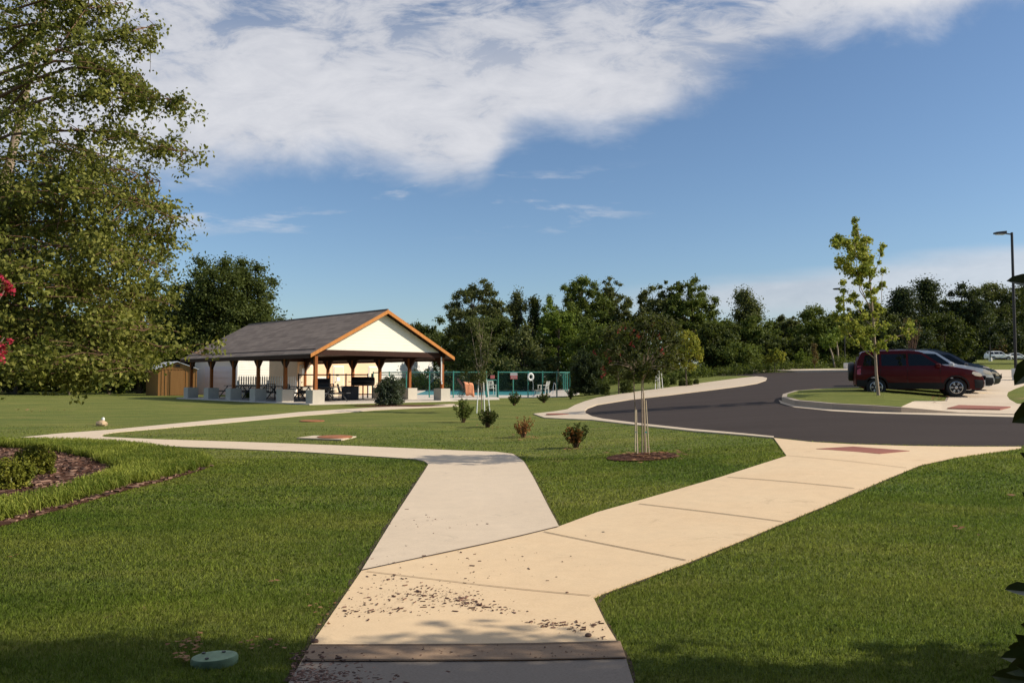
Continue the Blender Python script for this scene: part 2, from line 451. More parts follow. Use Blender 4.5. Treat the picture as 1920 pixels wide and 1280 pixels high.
def inside(poly, X, Y):
    X = np.asarray(X, float); Y = np.asarray(Y, float)
    r = np.zeros(X.shape, bool); n = len(poly)
    bx = [p[0] for p in poly]; by = [p[1] for p in poly]
    ok = (X > min(bx)) & (X < max(bx)) & (Y > min(by)) & (Y < max(by))
    xs, ys = X[ok], Y[ok]; rr = np.zeros(xs.shape, bool)
    for i in range(n):
        x1, y1 = poly[i]; x2, y2 = poly[(i + 1) % n]
        if y1 == y2: continue
        c = ((y1 > ys) != (y2 > ys)) & (xs < (x2 - x1) * (ys - y1) / (y2 - y1) + x1)
        rr ^= c
    r[ok] = rr
    return r

def gph(px, py, h):
    a, b, c = ray(px, py); lo, hi = 3.0, 120.0
    t = 3.0
    while t < 120 and CAMZ + c * t > tz(a * t, b * t) + h: t *= 1.01
    return (a * t, b * t)
# near concrete: the trunk of the Y (tan), the pale left branch, the tan right branch
edge_left = G((675, 1074), (735, 975), (800, 876)) 
near_tan = [(-1.10, -1.5)] + [(-1.12, 3.6)] + G((545, 1279), (580, 1217), (677, 1074), (1048, 989)) + \
    G((1120, 962), (1215, 935), (1350, 896), (1475, 856), (1451, 822), (1520, 829.5), (1600, 834), (1700, 837), (1800, 838.5), (1915, 838.5)) + \
    G((1915, 841), (1800, 857), (1725, 873), (1660, 900), (1560, 944), (1400, 1011), (1290, 1056), (1190, 1093), (1112, 1122), (1135, 1170), (1168, 1225), (1186, 1279)) + [(0.62, 3.4), (0.60, -1.5)]
pale = G((677, 1074), (735, 978), (797, 882), (803, 872), (797, 866), (780, 862), (740, 859), (700, 856.5), (560, 847.5), (420, 841.5), (350, 839), (262, 834), (197, 829.5), (100, 828), (0, 827.5), (-160, 829),
         (-160, 823), (0, 824), (60, 818.5), (109, 813.5), (210, 806), (420, 785.8), (560, 773), (700, 764.2), (800, 760), (850, 757.5), (862, 761.5), (830, 763), (700, 769.3), (560, 780), (420, 793.5),
         (270, 806.3), (219, 810.5), (197, 814), (189, 817), (196, 820), (230, 821.5), (300, 824.5), (420, 828.2), (560, 833), (700, 838.5), (850, 845), (930, 848), (962, 852), (982, 866), (1000, 896), (1030, 955), (1048, 989))
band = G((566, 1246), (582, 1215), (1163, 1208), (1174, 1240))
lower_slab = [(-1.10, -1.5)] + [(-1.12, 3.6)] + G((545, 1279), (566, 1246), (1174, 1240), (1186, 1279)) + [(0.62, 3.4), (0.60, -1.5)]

# road
road = G((1096, 771), (1099, 776), (1110, 781.5), (1130, 786), (1200, 795), (1300, 806), (1451, 820), (1520, 827.5), (1600, 832), (1700, 835), (1800, 836.5), (1915, 836.5), (2300, 834), (2300, 786),
         (1920, 778.5), (1800, 775.5), (1700, 772.5), (1640, 770.5), (1560, 766), (1490, 759), (1467, 752.5), (1468, 746), (1490, 739), (1560, 733), (1650, 731)) + \
       G((1800, 731), (1826, 724), (1850, 716), (1866, 708), (1868, 702)) + G((1862, 696.5), (1700, 696), (1600, 696), (1500, 697), (1420, 698), (1330, 698.5), (1300, 701), (1290, 703.5),
         (1330, 704.5), (1400, 704.6), (1428, 706.3), (1438, 709), (1436, 713), (1420, 718.5), (1390, 723.5), (1340, 730), (1250, 741), (1180, 749), (1120, 758.5), (1102, 765))
apron = G((1000, 776.5), (1040, 772), (1064, 768), (1078, 760), (1096, 753), (1120, 746), (1180, 736), (1250, 727.5), (1330, 716.5), (1390, 708.8), (1418, 706), (1432, 707),
          (1438, 709), (1436, 713), (1420, 718.5), (1390, 723.5), (1340, 730), (1250, 741), (1180, 749), (1120, 758.5), (1102, 765), (1096, 771), (1099, 776), (1110, 781.5), (1130, 786),
          (1200, 795), (1300, 806), (1451, 820), (1451, 822.5), (1300, 809.5), (1200, 798.5), (1110, 788), (1021, 784))
far_kerb = G((1285, 704.3), (1296, 700.5), (1330, 697.3), (1390, 696.5), (1400, 698), (1436, 692), (1500, 694), (1600, 694), (1862, 694), (1862, 696.5), (1600, 696.4), (1500, 697.3), (1436, 696), (1410, 699.5), (1330, 699.2), (1300, 702), (1292, 704.3))
# parking island
island_out = G((1466, 752), (1468, 746), (1490, 739), (1560, 733.2), (1650, 731.2), (1800, 731), (1793, 738), (1779, 744), (1775, 752.5), (1700, 759), (1690, 771.8), (1640, 770.2), (1560, 765.8), (1490, 759))
_o = dens(G((1690, 771.8), (1640, 770.2), (1560, 765.8), (1490, 759), (1466, 752), (1468, 746), (1490, 739), (1560, 733.2), (1650, 731.2), (1785, 731)), .5, False)
_s = strip(_o, -.17, -.17)[:len(_o)]; _t = strip(_o, .17, .17)[:len(_o)]
_c = (sum(p[0] for p in _o) / len(_o), sum(p[1] for p in _o) / len(_o))
_d = lambda L: sum(math.hypot(p[0] - _c[0], p[1] - _c[1]) for p in L)
island_in = (_s if _d(_s) < _d(_t) else _t) + G((1776, 743), (1771, 751.5), (1715, 756))
walk_right = G((1690, 771.8), (1700, 759), (1775, 752.5), (1779, 744), (1793, 738), (1800, 731), (1826, 724), (1850, 716), (1866, 708), (1868, 702), (1862, 696.5), (1862, 693), (1900, 693.2), (1990, 698), (2000, 716),
               (1925, 721), (1905, 728), (1890, 735), (1888, 742), (1893, 749), (1907, 757), (1925, 758), (2300, 757), (2300, 784), (1920, 776.8), (1800, 773.5))
# mulch bed on the left
bed = smooth_line(G((-260, 833), (0, 832), (150, 833), (250, 840), (330, 852), (392, 866), (397, 874), (370, 884), (310, 902), (245, 917), (120, 954), (0, 988), (-260, 1060)), 1, True)
bed_mulch_inner = G((-200, 838), (0, 839), (60, 843), (110, 848), (175, 862), (228, 884), (205, 896), (125, 924), (60, 942), (0, 952), (-200, 980))
ring = [(gp(1203, 857).x + math.cos(a) * 0.62, gp(1203, 857).y + math.sin(a) * (0.62)) for a in np.linspace(0, 2 * PI, 22)[:-1]]
# pool terrace
pool = [tuple(gx(a, d)[:2]) for a, d in ((772, 60), (992, 58), (1030, 66), (1036, 83), (800, 84))]
pool_ledge = None
terrace = [tuple(gx(a, d)[:2]) for a, d in ((850, 46.6), (912, 46.8), (937, 47.2), (934, 51.2), (1060, 52.6), (1086, 56), (1088, 84), (700, 88), (560, 66), (540, 58), (690, 52), (752, 47), (820, 46))]
drain_pad = G((556, 822.5), (585, 818.5), (664, 819), (640, 825.5), (585, 826))

gutter = G((1460, 749), (1490, 757), (1560, 763), (1640, 767.5), (1700, 769), (1925, 774), (1925, 781), (1800, 777.8), (1640, 773.4), (1560, 769.2), (1490, 762.2), (1464, 754.5))

def offs_island(x, y):
    # kerb runs down to flush where the ramp starts
    u = x / max(y, 1); px = 960 + 1500 * u
    return 0.15 * (1 - float(sstep(1655, 1775, px)))

REG = [  # name, material, polygon, height above the turf, label
    ('island_turf', 'lawn', island_in, lambda x, y: offs_island(x, y) + 0.004),
    ('island_kerb', 'kerb_brown', island_out, offs_island),
    ('right_pavement', 'path_grey', walk_right, lambda x, y: offs_island(x, y) + 0.01),
    ('road_gutter', 'kerb', gutter, lambda x, y: -0.014),
    ('asphalt_road', 'asphalt', road, lambda x, y: -0.02),
    ('road_kerb', 'kerb', apron, lambda x, y: 0.03),
    ('far_kerb', 'kerb', far_kerb, lambda x, y: 0.12),
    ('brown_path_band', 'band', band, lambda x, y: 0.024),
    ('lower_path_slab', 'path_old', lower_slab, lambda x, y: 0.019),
    ('tan_path', 'path_tan', near_tan, lambda x, y: 0.016),
    ('pale_path', 'path_grey', pale, lambda x, y: 0.018),
    ('pool_water', 'water', pool, lambda x, y: -0.03),
    ('pool_terrace', 'deck', terrace, lambda x, y: 0.03),
    ('mulch_bed', 'mulch', bed, lambda x, y: 0.012),
    ('mulch_ring', 'mulch', ring, lambda x, y: 0.02),
]
def build_ground():
    pts = []; edges = []
    ys = list(np.geomspace(4.0, 300, 120)) + [-15, -8, -3, 0, 2, 3, 420, 700]
    us = np.linspace(-1.5, 1.5, 85)
    for y in ys:
        for u in us:
            pts.append((float(u * max(y, 4.0)) + rnd.uniform(-1e-3, 1e-3), float(y)))
    for name, m, poly, off in REG:
        d = dens(poly); n0 = len(pts); pts += d
        edges += [(n0 + i, n0 + (i + 1) % len(d)) for i in range(len(d))]
    vo, eo, fo, *_ = delaunay_2d_cdt([Vector(p) for p in pts], edges, [], 0, 1e-4)
    V = np.array([tuple(v) for v in vo]); Fc = np.array([f for f in fo if len(f) == 3])
    C = V[Fc].mean(1)
    own = np.full(len(Fc), -1)
    for i in range(len(REG) - 1, -1, -1):
        own[inside(REG[i][2], C[:, 0], C[:, 1])] = i
    Z = terrain(V[:, 0], V[:, 1])
    for i in [-1] + list(range(len(REG))):
        fs = Fc[own == i]
        if not len(fs): continue
        used, inv = np.unique(fs, return_inverse=True); inv = inv.reshape(fs.shape)
        off = (lambda x, y: 0.0) if i < 0 else REG[i][3]
        vs = [(V[k, 0], V[k, 1], Z[k] + off(V[k, 0], V[k, 1])) for k in used]
        faces = []
        for f in inv.tolist():
            a, b, c = (vs[j] for j in f)
            if (b[0] - a[0]) * (c[1] - a[1]) - (b[1] - a[1]) * (c[0] - a[0]) < 0: f = f[::-1]
            faces.append(tuple(f))
        if i >= 0:                        # edge of the slab
            cnt = {}
            for f in faces:
                for a, b in ((f[0], f[1]), (f[1], f[2]), (f[2], f[0])): cnt[(a, b)] = 1
            low = {}
            for (a, b) in list(cnt):
                if (b, a) in cnt: continue
                for k in (a, b):
                    if k not in low:
                        low[k] = len(vs); vs.append((vs[k][0], vs[k][1], vs[k][2] - 0.28))
                faces.append((b, a, low[a], low[b]))
        me = bpy.data.meshes.new('ground'); me.from_pydata(vs, [], faces); me.update()
        name, mt = ('lawn', 'lawn') if i < 0 else REG[i][:2]
        o = link_mesh(name, me, M[mt]); tag(o, kind='structure')
build_ground()

def drape_strip(name, ptsA, w, mat, dz):
    mb = MB(); line = dens(ptsA, 0.25, False)
    poly = strip(line, w / 2, -w / 2); n = len(line)
    vs = [(x, y, tz(x, y) + dz) for x, y in poly]
    fs = [(i, i + 1, 2 * n - 2 - i, 2 * n - 1 - i) for i in range(n - 1)]
    mb.add(vs, [f[::-1] for f in fs])
    return tag(mb.build(name, mat), kind='structure')
joint_m = simple('joint_filler', (0.060, 0.042, 0.028), 0.95)
joint_l = simple('saw_cut', (0.26, 0.18, 0.11), 0.95)
for k, (pa, pb, w, m_) in enumerate(((( 678, 1073), (1047, 990), .022, joint_m), ((688, 1075), (1108, 1121), .010, joint_l), ((1020, 1000), (1286, 1054), .014, joint_m),
        ((1198, 947), (1468, 981), .016, joint_m), ((1364, 896.5), (1602, 918), .018, joint_m), ((1478, 856), (1700, 879), .016, joint_l),
        ((583, 1217), (1162, 1210), .009, joint_m), ((568, 1246), (1172, 1241), .012, joint_m))):
    drape_strip('path_joint', G(pa, pb), w, m_, 0.030 if k > 5 else 0.0225)
for pa, pb in (((1700, 757), (1925, 758)), ((1775, 744), (1900, 744)), ((1812, 771), (1925, 774.5))):
    drape_strip('path_joint', G(pa, pb), .03, joint_l, 0.04)
0 and drape_strip('road_joint', G((1470, 756), (1560, 768.8), (1640, 773.2), (1800, 777.8), (1925, 781)), 0.55, M['kerb'], 0.002)
drape_strip('kerb_front_joint', G((1806, 729), (1850, 716), (1876, 707), (1878, 701)), 0.05, joint_m, 0.03)

def soil_edge(pts, w=.035):
    line = smooth_line(dens(G(*pts), .3, False), 1)
    mb = MB(); n = len(line); r = np.random.default_rng(len(pts))
    L = []
    for i, p in enumerate(line):
        q0 = line[max(i - 1, 0)]; q1 = line[min(i + 1, n - 1)]; dx, dy = q1[0] - q0[0], q1[1] - q0[1]; l = math.hypot(dx, dy) or 1
        ww = w * r.uniform(.5, 1.3)
        L += [(p[0] + dy / l * .01, p[1] - dx / l * .01), (p[0] - dy / l * ww, p[1] + dx / l * ww)]
    mb.add([(x, y, tz(x, y) + .007) for x, y in L], [(2 * i, 2 * i + 2, 2 * i + 3, 2 * i + 1) for i in range(n - 1)])
    return tag(mb.build('soil_edge', M['soil']), kind='structure')
soil_edge(((545, 1279), (580, 1217), (677, 1074), (735, 977), (797, 882), (803, 873)), .045)
soil_edge(((560, 833), (700, 838.5), (850, 845), (930, 848), (962, 852), (982, 866), (1000, 896), (1030, 955), (1048, 989)), .030)
soil_edge(((1800, 857), (1725, 873), (1660, 900), (1560, 944), (1400, 1011), (1290, 1056), (1190, 1093), (1112, 1122), (1135, 1170), (1168, 1225), (1186, 1279)), .030)
soil_edge(((1048, 989), (1120, 962), (1215, 935), (1350, 896), (1475, 856)), .022)

# ------------------------------------------------------------------ turf blades
def leaf_mesh(name, P, A, B, N, L, W, mat, parent=None, fold=0.25):
    """diamond leaves: P centre, A axis, B side, N normal"""
    n = len(P)
    v = np.empty((n, 4, 3), np.float32)
    a = A * (L / 2)[:, None]; b = B * (W / 2)[:, None]; f = N * (W * fold)[:, None]
    v[:, 0] = P - a; v[:, 1] = P + b + f - a * 0.15; v[:, 2] = P + a; v[:, 3] = P - b + f - a * 0.15
    return quads(name, v, mat, parent)
def quads(name, v, mat, parent=None):
    n = len(v); k = v.shape[1]
    me = bpy.data.meshes.new(name)
    me.vertices.add(n * k); me.vertices.foreach_set('co', np.ascontiguousarray(v, np.float32).reshape(-1))
    me.loops.add(n * k); me.loops.foreach_set('vertex_index', np.arange(n * k, dtype=np.int32))
    me.polygons.add(n); me.polygons.foreach_set('loop_start', np.arange(0, n * k, k, dtype=np.int32))
    me.update(calc_edges=True)
    return link_mesh(name, me, mat, parent)
def unit(a): return a / np.maximum(np.linalg.norm(a, axis=1, keepdims=True), 1e-9)

BARE = [REG[i][2] for i in range(len(REG)) if REG[i][0] not in ('island_turf',)]
def turf():
    out = []
    for (y0, y1, den, h, w) in ((3.4, 6.0, 11000, 0.025, 0.0024), (6.0, 9.5, 5200, 0.025, 0.0036), (9.5, 15, 1800, 0.026, 0.0065), (15, 25, 450, 0.024, 0.010)):
        xm = y1 * 0.72 + 1.9
        n = int(den * (y1 - y0) * 2 * xm)
        Y = rng.uniform(y0, y1, n); X = rng.uniform(-1, 1, n) * xm
        keep = (np.abs(X) < Y * 0.72 + 1.9) & (rng.uniform(0, 1, n) > (Y - 13) / 12)
        X, Y = X[keep], Y[keep]
        bad = np.zeros(len(X), bool)
        for p in BARE: bad |= inside(p, X, Y)
        X, Y = X[~bad], Y[~bad]; n = len(X)
        H = h * rng.uniform(0.5, 1.25, n); Z = terrain(X, Y)
        th = rng.uniform(0, 2 * PI, n); lean = rng.normal(0, 0.45, (n, 2)) * H[:, None]
        ww = w * rng.uniform(0.6, 1.3, n)
        v = np.empty((n, 3, 3))
        v[:, 0] = np.c_[X - np.cos(th) * ww, Y - np.sin(th) * ww, Z - 0.002]
        v[:, 1] = np.c_[X + np.cos(th) * ww, Y + np.sin(th) * ww, Z - 0.002]
        v[:, 2] = np.c_[X + lean[:, 0], Y + lean[:, 1], Z + H]
        out.append(v)
    v = np.concatenate(out)
    go = quads('grass', v, M['blades'])
    nv = len(v) * 3; nr = np.repeat(rng.normal(0, .38, (len(v), 3)), 3, 0); nr[:, 2] = 1.0
    go.data.normals_split_custom_set_from_vertices(unit(nr).tolist())
    tag(go, 'short green turf blades covering the lawns beside the paths', 'grass', kind='stuff')
turf()
# ------------------------------------------------------------------ foliage
def clump_leaves(C, Rr, n, size, r, aspect=0.55, up=0.45, out=0.45, rand=0.75, shell=0.6, droop=0.0):
    """n leaves over ellipsoid clumps C (k,3) with radii Rr (k,3)"""
    C = np.asarray(C, float); Rr = np.asarray(Rr, float)
    if Rr.ndim == 1: Rr = np.repeat(Rr[:, None], 3, 1)
    vol = (Rr.prod(1)) ** (2 / 3); k = r.choice(len(C), n, p=vol / vol.sum())
    d = unit(r.normal(size=(n, 3)))
    rad = r.uniform(0, 1, n) ** shell if shell < 5 else np.minimum(np.abs(r.normal(0, .62, n)) + .08, 1.7)
    P = C[k] + d * Rr[k] * rad[:, None]
    N = unit(d * out + np.array([0, 0, up]) + r.normal(size=(n, 3)) * rand)
    A = unit(np.cross(N, r.normal(size=(n, 3)))); A[:, 2] -= droop; A = unit(A)
    B = unit(np.cross(N, A)); N = np.cross(A, B)
    L = size * r.uniform(0.65, 1.35, n)
    return P, A, B, N, L, L * aspect
def add_foliage(name, C, Rr, n, size, mat, parent, r, **kw):
    return leaf_mesh(name, *clump_leaves(C, Rr, n, size, r, **kw), mat, parent)

def limb_pts(a, b, r, sag=0.1, k=4):
    a = Vector(a); b = Vector(b); L = (b - a).length; out = []
    for i in range(k + 1):
        t = i / k
        p = a.lerp(b, t) + Vector((0, 0, sag * L * math.sin(PI * t)))
        if 0 < i < k: p += Vector(tuple(r.normal(0, 0.035 * L, 3)))
        out.append(p)
    return out

def make_tree(name, label, cat, loc, H, W, mat, bark='bark', hb=0.2, style='round', n=9000, leaf=0.30, seed=1, group=None, nclump=34, trunk_r=None, stems=1, fine=0.0):
    r = np.random.default_rng(seed)
    t = thing(name, label, cat, loc, 0, group)
    tr = trunk_r or max(0.04, H * 0.017)
    C = []; RR = []
    hb_ = hb * H
    if style in ('round', 'airy', 'vase', 'dense'): nclump = int(nclump * 2.9)
    for i in range(nclump):
        if style == 'pine':
            h = hb + (1 - hb) * (i + 0.5) / nclump
            rw = W * (1 - (h - hb) / (1 - hb)) ** 0.8 * r.uniform(0.35, 0.95) + 0.1 * W
            a = i * 2.4 + r.uniform(-.4, .4)
            C.append((rw * 0.75 * math.cos(a), rw * 0.75 * math.sin(a), H * h)); q = W * r.uniform(0.18, 0.34)
            RR.append((q * 1.25, q * 1.25, q * 0.7))
        elif style == 'column':
            h = hb + (1 - hb) * r.uniform(0, 1)
            rw = W * math.sin(PI * min(0.95, 0.12 + 0.85 * (h - hb) / (1 - hb))) ** 0.6 * r.uniform(0, 0.8)
            a = r.uniform(0, 2 * PI); q = W * r.uniform(.25, .42)
            C.append((rw * math.cos(a), rw * math.sin(a), H * h)); RR.append((q, q, q * 1.2))
        else:
            d = unit(r.normal(size=(1, 3)))[0]
            if style == 'dense': d = d / (np.abs(d) ** 2.7).sum() ** (1 / 2.7)
            if style in ('vase', 'airy'): d[2] = abs(d[2]) * 1.1 - 0.35; d /= np.linalg.norm(d)
            k = r.uniform(0.12, 1.0) ** (0.45) if style != 'dense' else r.uniform(.72, 1)
            lob = 1 + (.16 if style != 'dense' else .05) * math.sin(3 * math.atan2(d[1], d[0]) + seed) + .10 * math.sin(5 * d[2] + seed * 2.1)
            zc = H * (hb + (1 - hb) * 0.46); zr = H * (1 - hb) * 0.54
            q = W * (r.uniform(.14, .2) if style == 'dense' else r.uniform(0.09, 0.18) if style == 'airy' else r.uniform(0.14, 0.26) if style == 'round' else r.uniform(.10, .2))
            w = W * lob * (1 + (0.25 if style == 'vase' else 0) * d[2])
            C.append((d[0] * (w - q * .5) * k, d[1] * (w - q * .5) * k, min(zc + d[2] * (zr - q * .4) * k * (.8 + .2 * lob), H - q * .45))); RR.append((q, q, q * r.uniform(.6, .95)))
    if style == 'dense':
        for i in range(60):
            d = unit(r.normal(size=(1, 3)))[0] * r.uniform(.1, .72); q = W * .30
            C.append((d[0] * W, d[1] * W, H * .5 + d[2] * H * .48)); RR.append((q, q, q * .9))
    C = np.array(C); RR = np.array(RR)
    # trunk and limbs
    mb = MB()
    lean = Vector((r.uniform(-.04, .04) * H, r.uniform(-.04, .04) * H, 0))
    for s in range(stems):
        ang = 2 * PI * s / max(1, stems) + 0.5
        o0 = Vector((math.cos(ang), math.sin(ang), 0)) * (0.0 if stems == 1 else tr * 1.6)
        o1 = o0 * (1 if stems == 1 else 6)
        mb.tube([o0 - Vector((0, 0, .15)), o0 + Vector((0, 0, H * .2)) + lean * .3, o1 * .6 + lean + Vector((0, 0, H * .5)), o1 + lean * 1.2 + Vector((0, 0, H * .86))], [tr * 1.25, tr, tr * .6, tr * .15], 7)
    mb.build('trunk', M[bark], t, True)
    lb = MB()
    for i in range(0, len(C), 1 if len(C) < 45 else 4):
        c = Vector(C[i]); h0 = max(H * hb * 0.8, c.z - H * r.uniform(.12, .28))
        f = h0 / H
        base = lean * min(1, f * 2) + Vector((0, 0, h0))
        lb.tube(limb_pts(base, c, r, 0.02, 3), [tr * .34 * (1.1 - f), tr * .22, tr * .14, tr * .05], 5, False)
    lb.build('limbs', M[bark], t, True)
    sh = 9
    sets = [clump_leaves(C, RR, n, leaf, r, shell=sh, aspect=0.62)]
    if fine:                                # loose sprigs that break the outline
        e = []
        for i in range(int(fine)):
            k = r.integers(len(C)); d = unit(r.normal(size=(1, 3)))[0]; d[2] = abs(d[2]) * .8 + .1
            for s in (.95, 1.12, 1.3):
                e.append(C[k] + d * RR[k] * s)
        e = np.array(e)
        sets.append(clump_leaves(e, np.full(len(e), leaf * 0.9), int(len(e) * 9), leaf * 0.75, r, shell=.6))
    leaf_mesh('crown', *[np.concatenate(q) for q in zip(*sets)], M[mat], t)
    return t

def wood_tree(px, top, base_D, half, mat, style, label, seed, cat='tree', group='trees behind the car park and pool', n=9000, leaf=0.32, hb=0.15, **kw):
    g = gx(px, base_D)
    H = at(px, top, base_D).z - g.z
    W = half / F * base_D
    k_ = 1.38 if px > 1560 and style != 'pine' else 1.14 if style in ('round', 'airy', 'column') else 2.0 if style == 'pine' else 1.0
    return make_tree('tree', label, cat, g, H, W * k_, mat, style=style, n=int(n * 1.8), leaf=leaf * .80, seed=seed, group=group, hb=hb, **kw)

TREES = [
 # px, top, D, halfwidth, material, style, n, leaf, nclump, hb, label
 (-120, 430, 62, 120, 'lf_dark', 'round', 9000, .36, 34, .02, 'dark bushy tree at far left edge of lawn behind the birch'),
 (30, 560, 60, 90, 'lf_dark', 'round', 9000, .34, 30, .0, 'low dark tree behind the pink blossoms at the left edge'),
 (130, 590, 60, 75, 'lf_dark', 'round', 8000, .32, 28, .0, 'low dark tree behind the drooping birch, left of the brown shed'),
 (205, 560, 64, 60, 'lf_mid', 'round', 8000, .32, 28, .0, 'green tree directly behind the birch tips, left of the shed'),
 (262, 505, 66, 52, 'lf_dark', 'round', 11000, .30, 30, .0, 'tall dark tree rising behind the brown shed roof'),
 (318, 520, 74, 54, 'lf_mid', 'round', 12000, .30, 26, .02, 'lighter feathery tree between shed and the big round tree'),
 (420, 481, 72, 109, 'lf_dark', 'dense', 70000, .30, 70, .0, 'massive rounded dark green tree standing behind the pavilion roof'),
 (700, 640, 112, 50, 'lf_dark', 'round', 6000, .40, 24, .0, 'dark tree hidden mostly behind the pavilion gable'),
 (757, 598, 120, 30, 'lf_dark', 'round', 6000, .42, 22, .0, 'small distant tree just right of the gable peak'),
 (803, 588, 120, 36, 'lf_dark', 'round', 9000, .42, 26, .0, 'distant rounded tree above the right slope of the gable'),
 (856, 600, 98, 34, 'lf_dark', 'round', 8000, .34, 24, .0, 'dark tree immediately right of the pavilion eave'),
 (893, 519, 88, 50, 'lf_olive', 'airy', 15000, .28, 46, .25, 'tall airy olive tree with open top above the staked white sapling'),
 (915, 585, 84, 60, 'lf_dark', 'round', 14000, .32, 34, .0, 'dark dense tree behind the white garden chair at the pool'),
 (968, 547, 90, 26, 'lf_olive', 'column', 8000, .28, 26, .1, 'narrow olive tree with pointed crown above the pool sign'),
 (1001, 560, 90, 24, 'lf_dark', 'column', 8000, .28, 24, .0, 'narrow dark tree above the life ring'),
 (985, 610, 82, 50, 'lf_olive', 'round', 10000, .30, 30, .0, 'brownish dark mass tree low behind pool fence and life ring'),
 (1042, 560, 84, 38, 'lf_light', 'round', 12000, .28, 32, .0, 'light green tree behind the right end of the pool fence'),
 (1085, 512, 88, 58, 'lf_mid', 'airy', 19000, .28, 52, .12, 'tall ragged green tree, the highest one right of the pool'),
 (1150, 520, 90, 44, 'lf_olive', 'vase', 9000, .26, 40, .3, 'thin greyish tree with fine feathery branches above the red-flowered myrtle'),
 (1120, 590, 80, 50, 'lf_mid', 'round', 11000, .28, 32, .0, 'leafy green tree behind the left half of the red-flowered myrtle'),
 (1180, 600, 80, 45, 'lf_dark', 'round', 9000, .30, 28, .0, 'dark tree straight behind the crown of the red-flowered myrtle'),
 (1232, 527, 86, 42, 'lf_olive', 'airy', 12000, .28, 42, .28, 'tall tree with open grey-green top, left one of the joined pair behind the yellow-green sapling'),
 (1292, 522, 86, 50, 'lf_mid', 'airy', 16000, .28, 48, .2, 'tall spreading green tree, right one of the joined pair behind the yellow-green sapling'),
 (1335, 600, 82, 42, 'lf_dark', 'round', 9000, .30, 28, .0, 'dark tree behind the grassy road island'),
 (1398, 555, 92, 34, 'lf_olive', 'column', 9000, .30, 32, .1, 'pointed olive tree standing alone above the tip of the road island'),
 (1425, 590, 88, 38, 'lf_mid', 'round', 11000, .28, 30, .0, 'medium green tree right of the pointed olive tree'),
 (1388, 640, 80, 40, 'lf_mid', 'round', 8000, .26, 26, .0, 'low bushy tree on the verge behind the road island tip'),
 (1478, 590, 94, 32, 'lf_olive', 'airy', 8000, .30, 30, .05, 'small airy tree in the dip of the tree line at right centre'),
 (1455, 625, 84, 34, 'lf_dark', 'round', 8000, .28, 26, .0, 'dark bushy tree under the dip of the tree line'),
 (1530, 568, 90, 40, 'lf_mid', 'round', 13000, .28, 34, .1, 'rounded green tree with pale bare trunks below, left of the dark lamp post'),
 (1500, 625, 84, 30, 'lf_dark', 'round', 7000, .28, 24, .0, 'low dark tree left of the pale bare trunks'),
 (1583, 585, 92, 34, 'lf_dark', 'round', 9000, .30, 28, .05, 'dark tree behind the dark lamp post with short arm'),
 (1635, 560, 94, 40, 'lf_dark', 'round', 10000, .32, 30, .05, 'dark tree behind the trunk of the yellow-green maple'),
 (1694, 545, 96, 26, 'lf_pine', 'pine', 9000, .32, 34, .1, 'narrow dark conifer right of the maple'),
 (1740, 529, 98, 24, 'lf_pine', 'pine', 9000, .32, 34, .1, 'tallest narrow dark conifer above the red car'),
 (1770, 580, 92, 38, 'lf_dark', 'round', 10000, .32, 28, .0, 'broad dark tree above the windscreen of the red car'),
 (1812, 528, 98, 34, 'lf_pine', 'round', 12000, .32, 34, .02, 'dark rough-topped tree left of the tall right lamp post'),
 (1862, 522, 158, 38, 'lf_olive', 'round', 15000, .50, 34, .05, 'olive-tinted tree beside the tall right lamp post'),
 (1915, 515, 158, 40, 'lf_dark', 'round', 14000, .50, 32, .02, 'dark tree at right edge behind the tall lamp post'),
 (1862, 600, 152, 52, 'lf_pine', 'round', 15000, .50, 32, .0, 'black-green tree mass above the far white car'),
 (2000, 500, 98, 60, 'lf_dark', 'round', 10000, .36, 32, .0, 'large dark tree beyond the right edge of the car park'),
 (1340, 572, 90, 34, 'lf_mid', 'round', 9000, .28, 28, .05, 'green tree filling the dip between the joined pair and the pointed olive tree'),
 (1560, 590, 90, 30, 'lf_dark', 'round', 8000, .28, 26, .0, 'dark tree just left of the dark lamp post behind the maple'),
 (1610, 572, 96, 30, 'lf_olive', 'round', 8000, .30, 26, .0, 'olive tree seen through the lower branches of the maple'),
 (1665, 568, 98, 34, 'lf_dark', 'round', 9000, .30, 28, .0, 'dark tree between the maple and the narrow conifer'),
 (1785, 552, 100, 32, 'lf_mid', 'round', 9000, .30, 28, .0, 'mid green tree between the tallest conifer and the tall right lamp post'),
 (1120, 545, 92, 36, 'lf_mid', 'round', 10000, .28, 30, .0, 'green tree joining the tall ragged tree and the feathery grey tree'),
 (1365, 598, 86, 30, 'lf_dark', 'round', 8000, .28, 26, .0, 'dark tree low above the far kerb of the road'),
 (1700, 615, 90, 45, 'lf_pine', 'round', 9000, .32, 28, .0, 'low dark tree just above the roof of the red car'),
]
for i, (px, top, D, hw, mt, st, n, lf, nc, hb, lab) in enumerate(TREES):
    wood_tree(px, top, D, hw, mt, st, lab, 100 + i, n=n, leaf=lf, nclump=nc, hb=hb, fine=(26 if st in ('airy', 'vase', 'column') else 16))

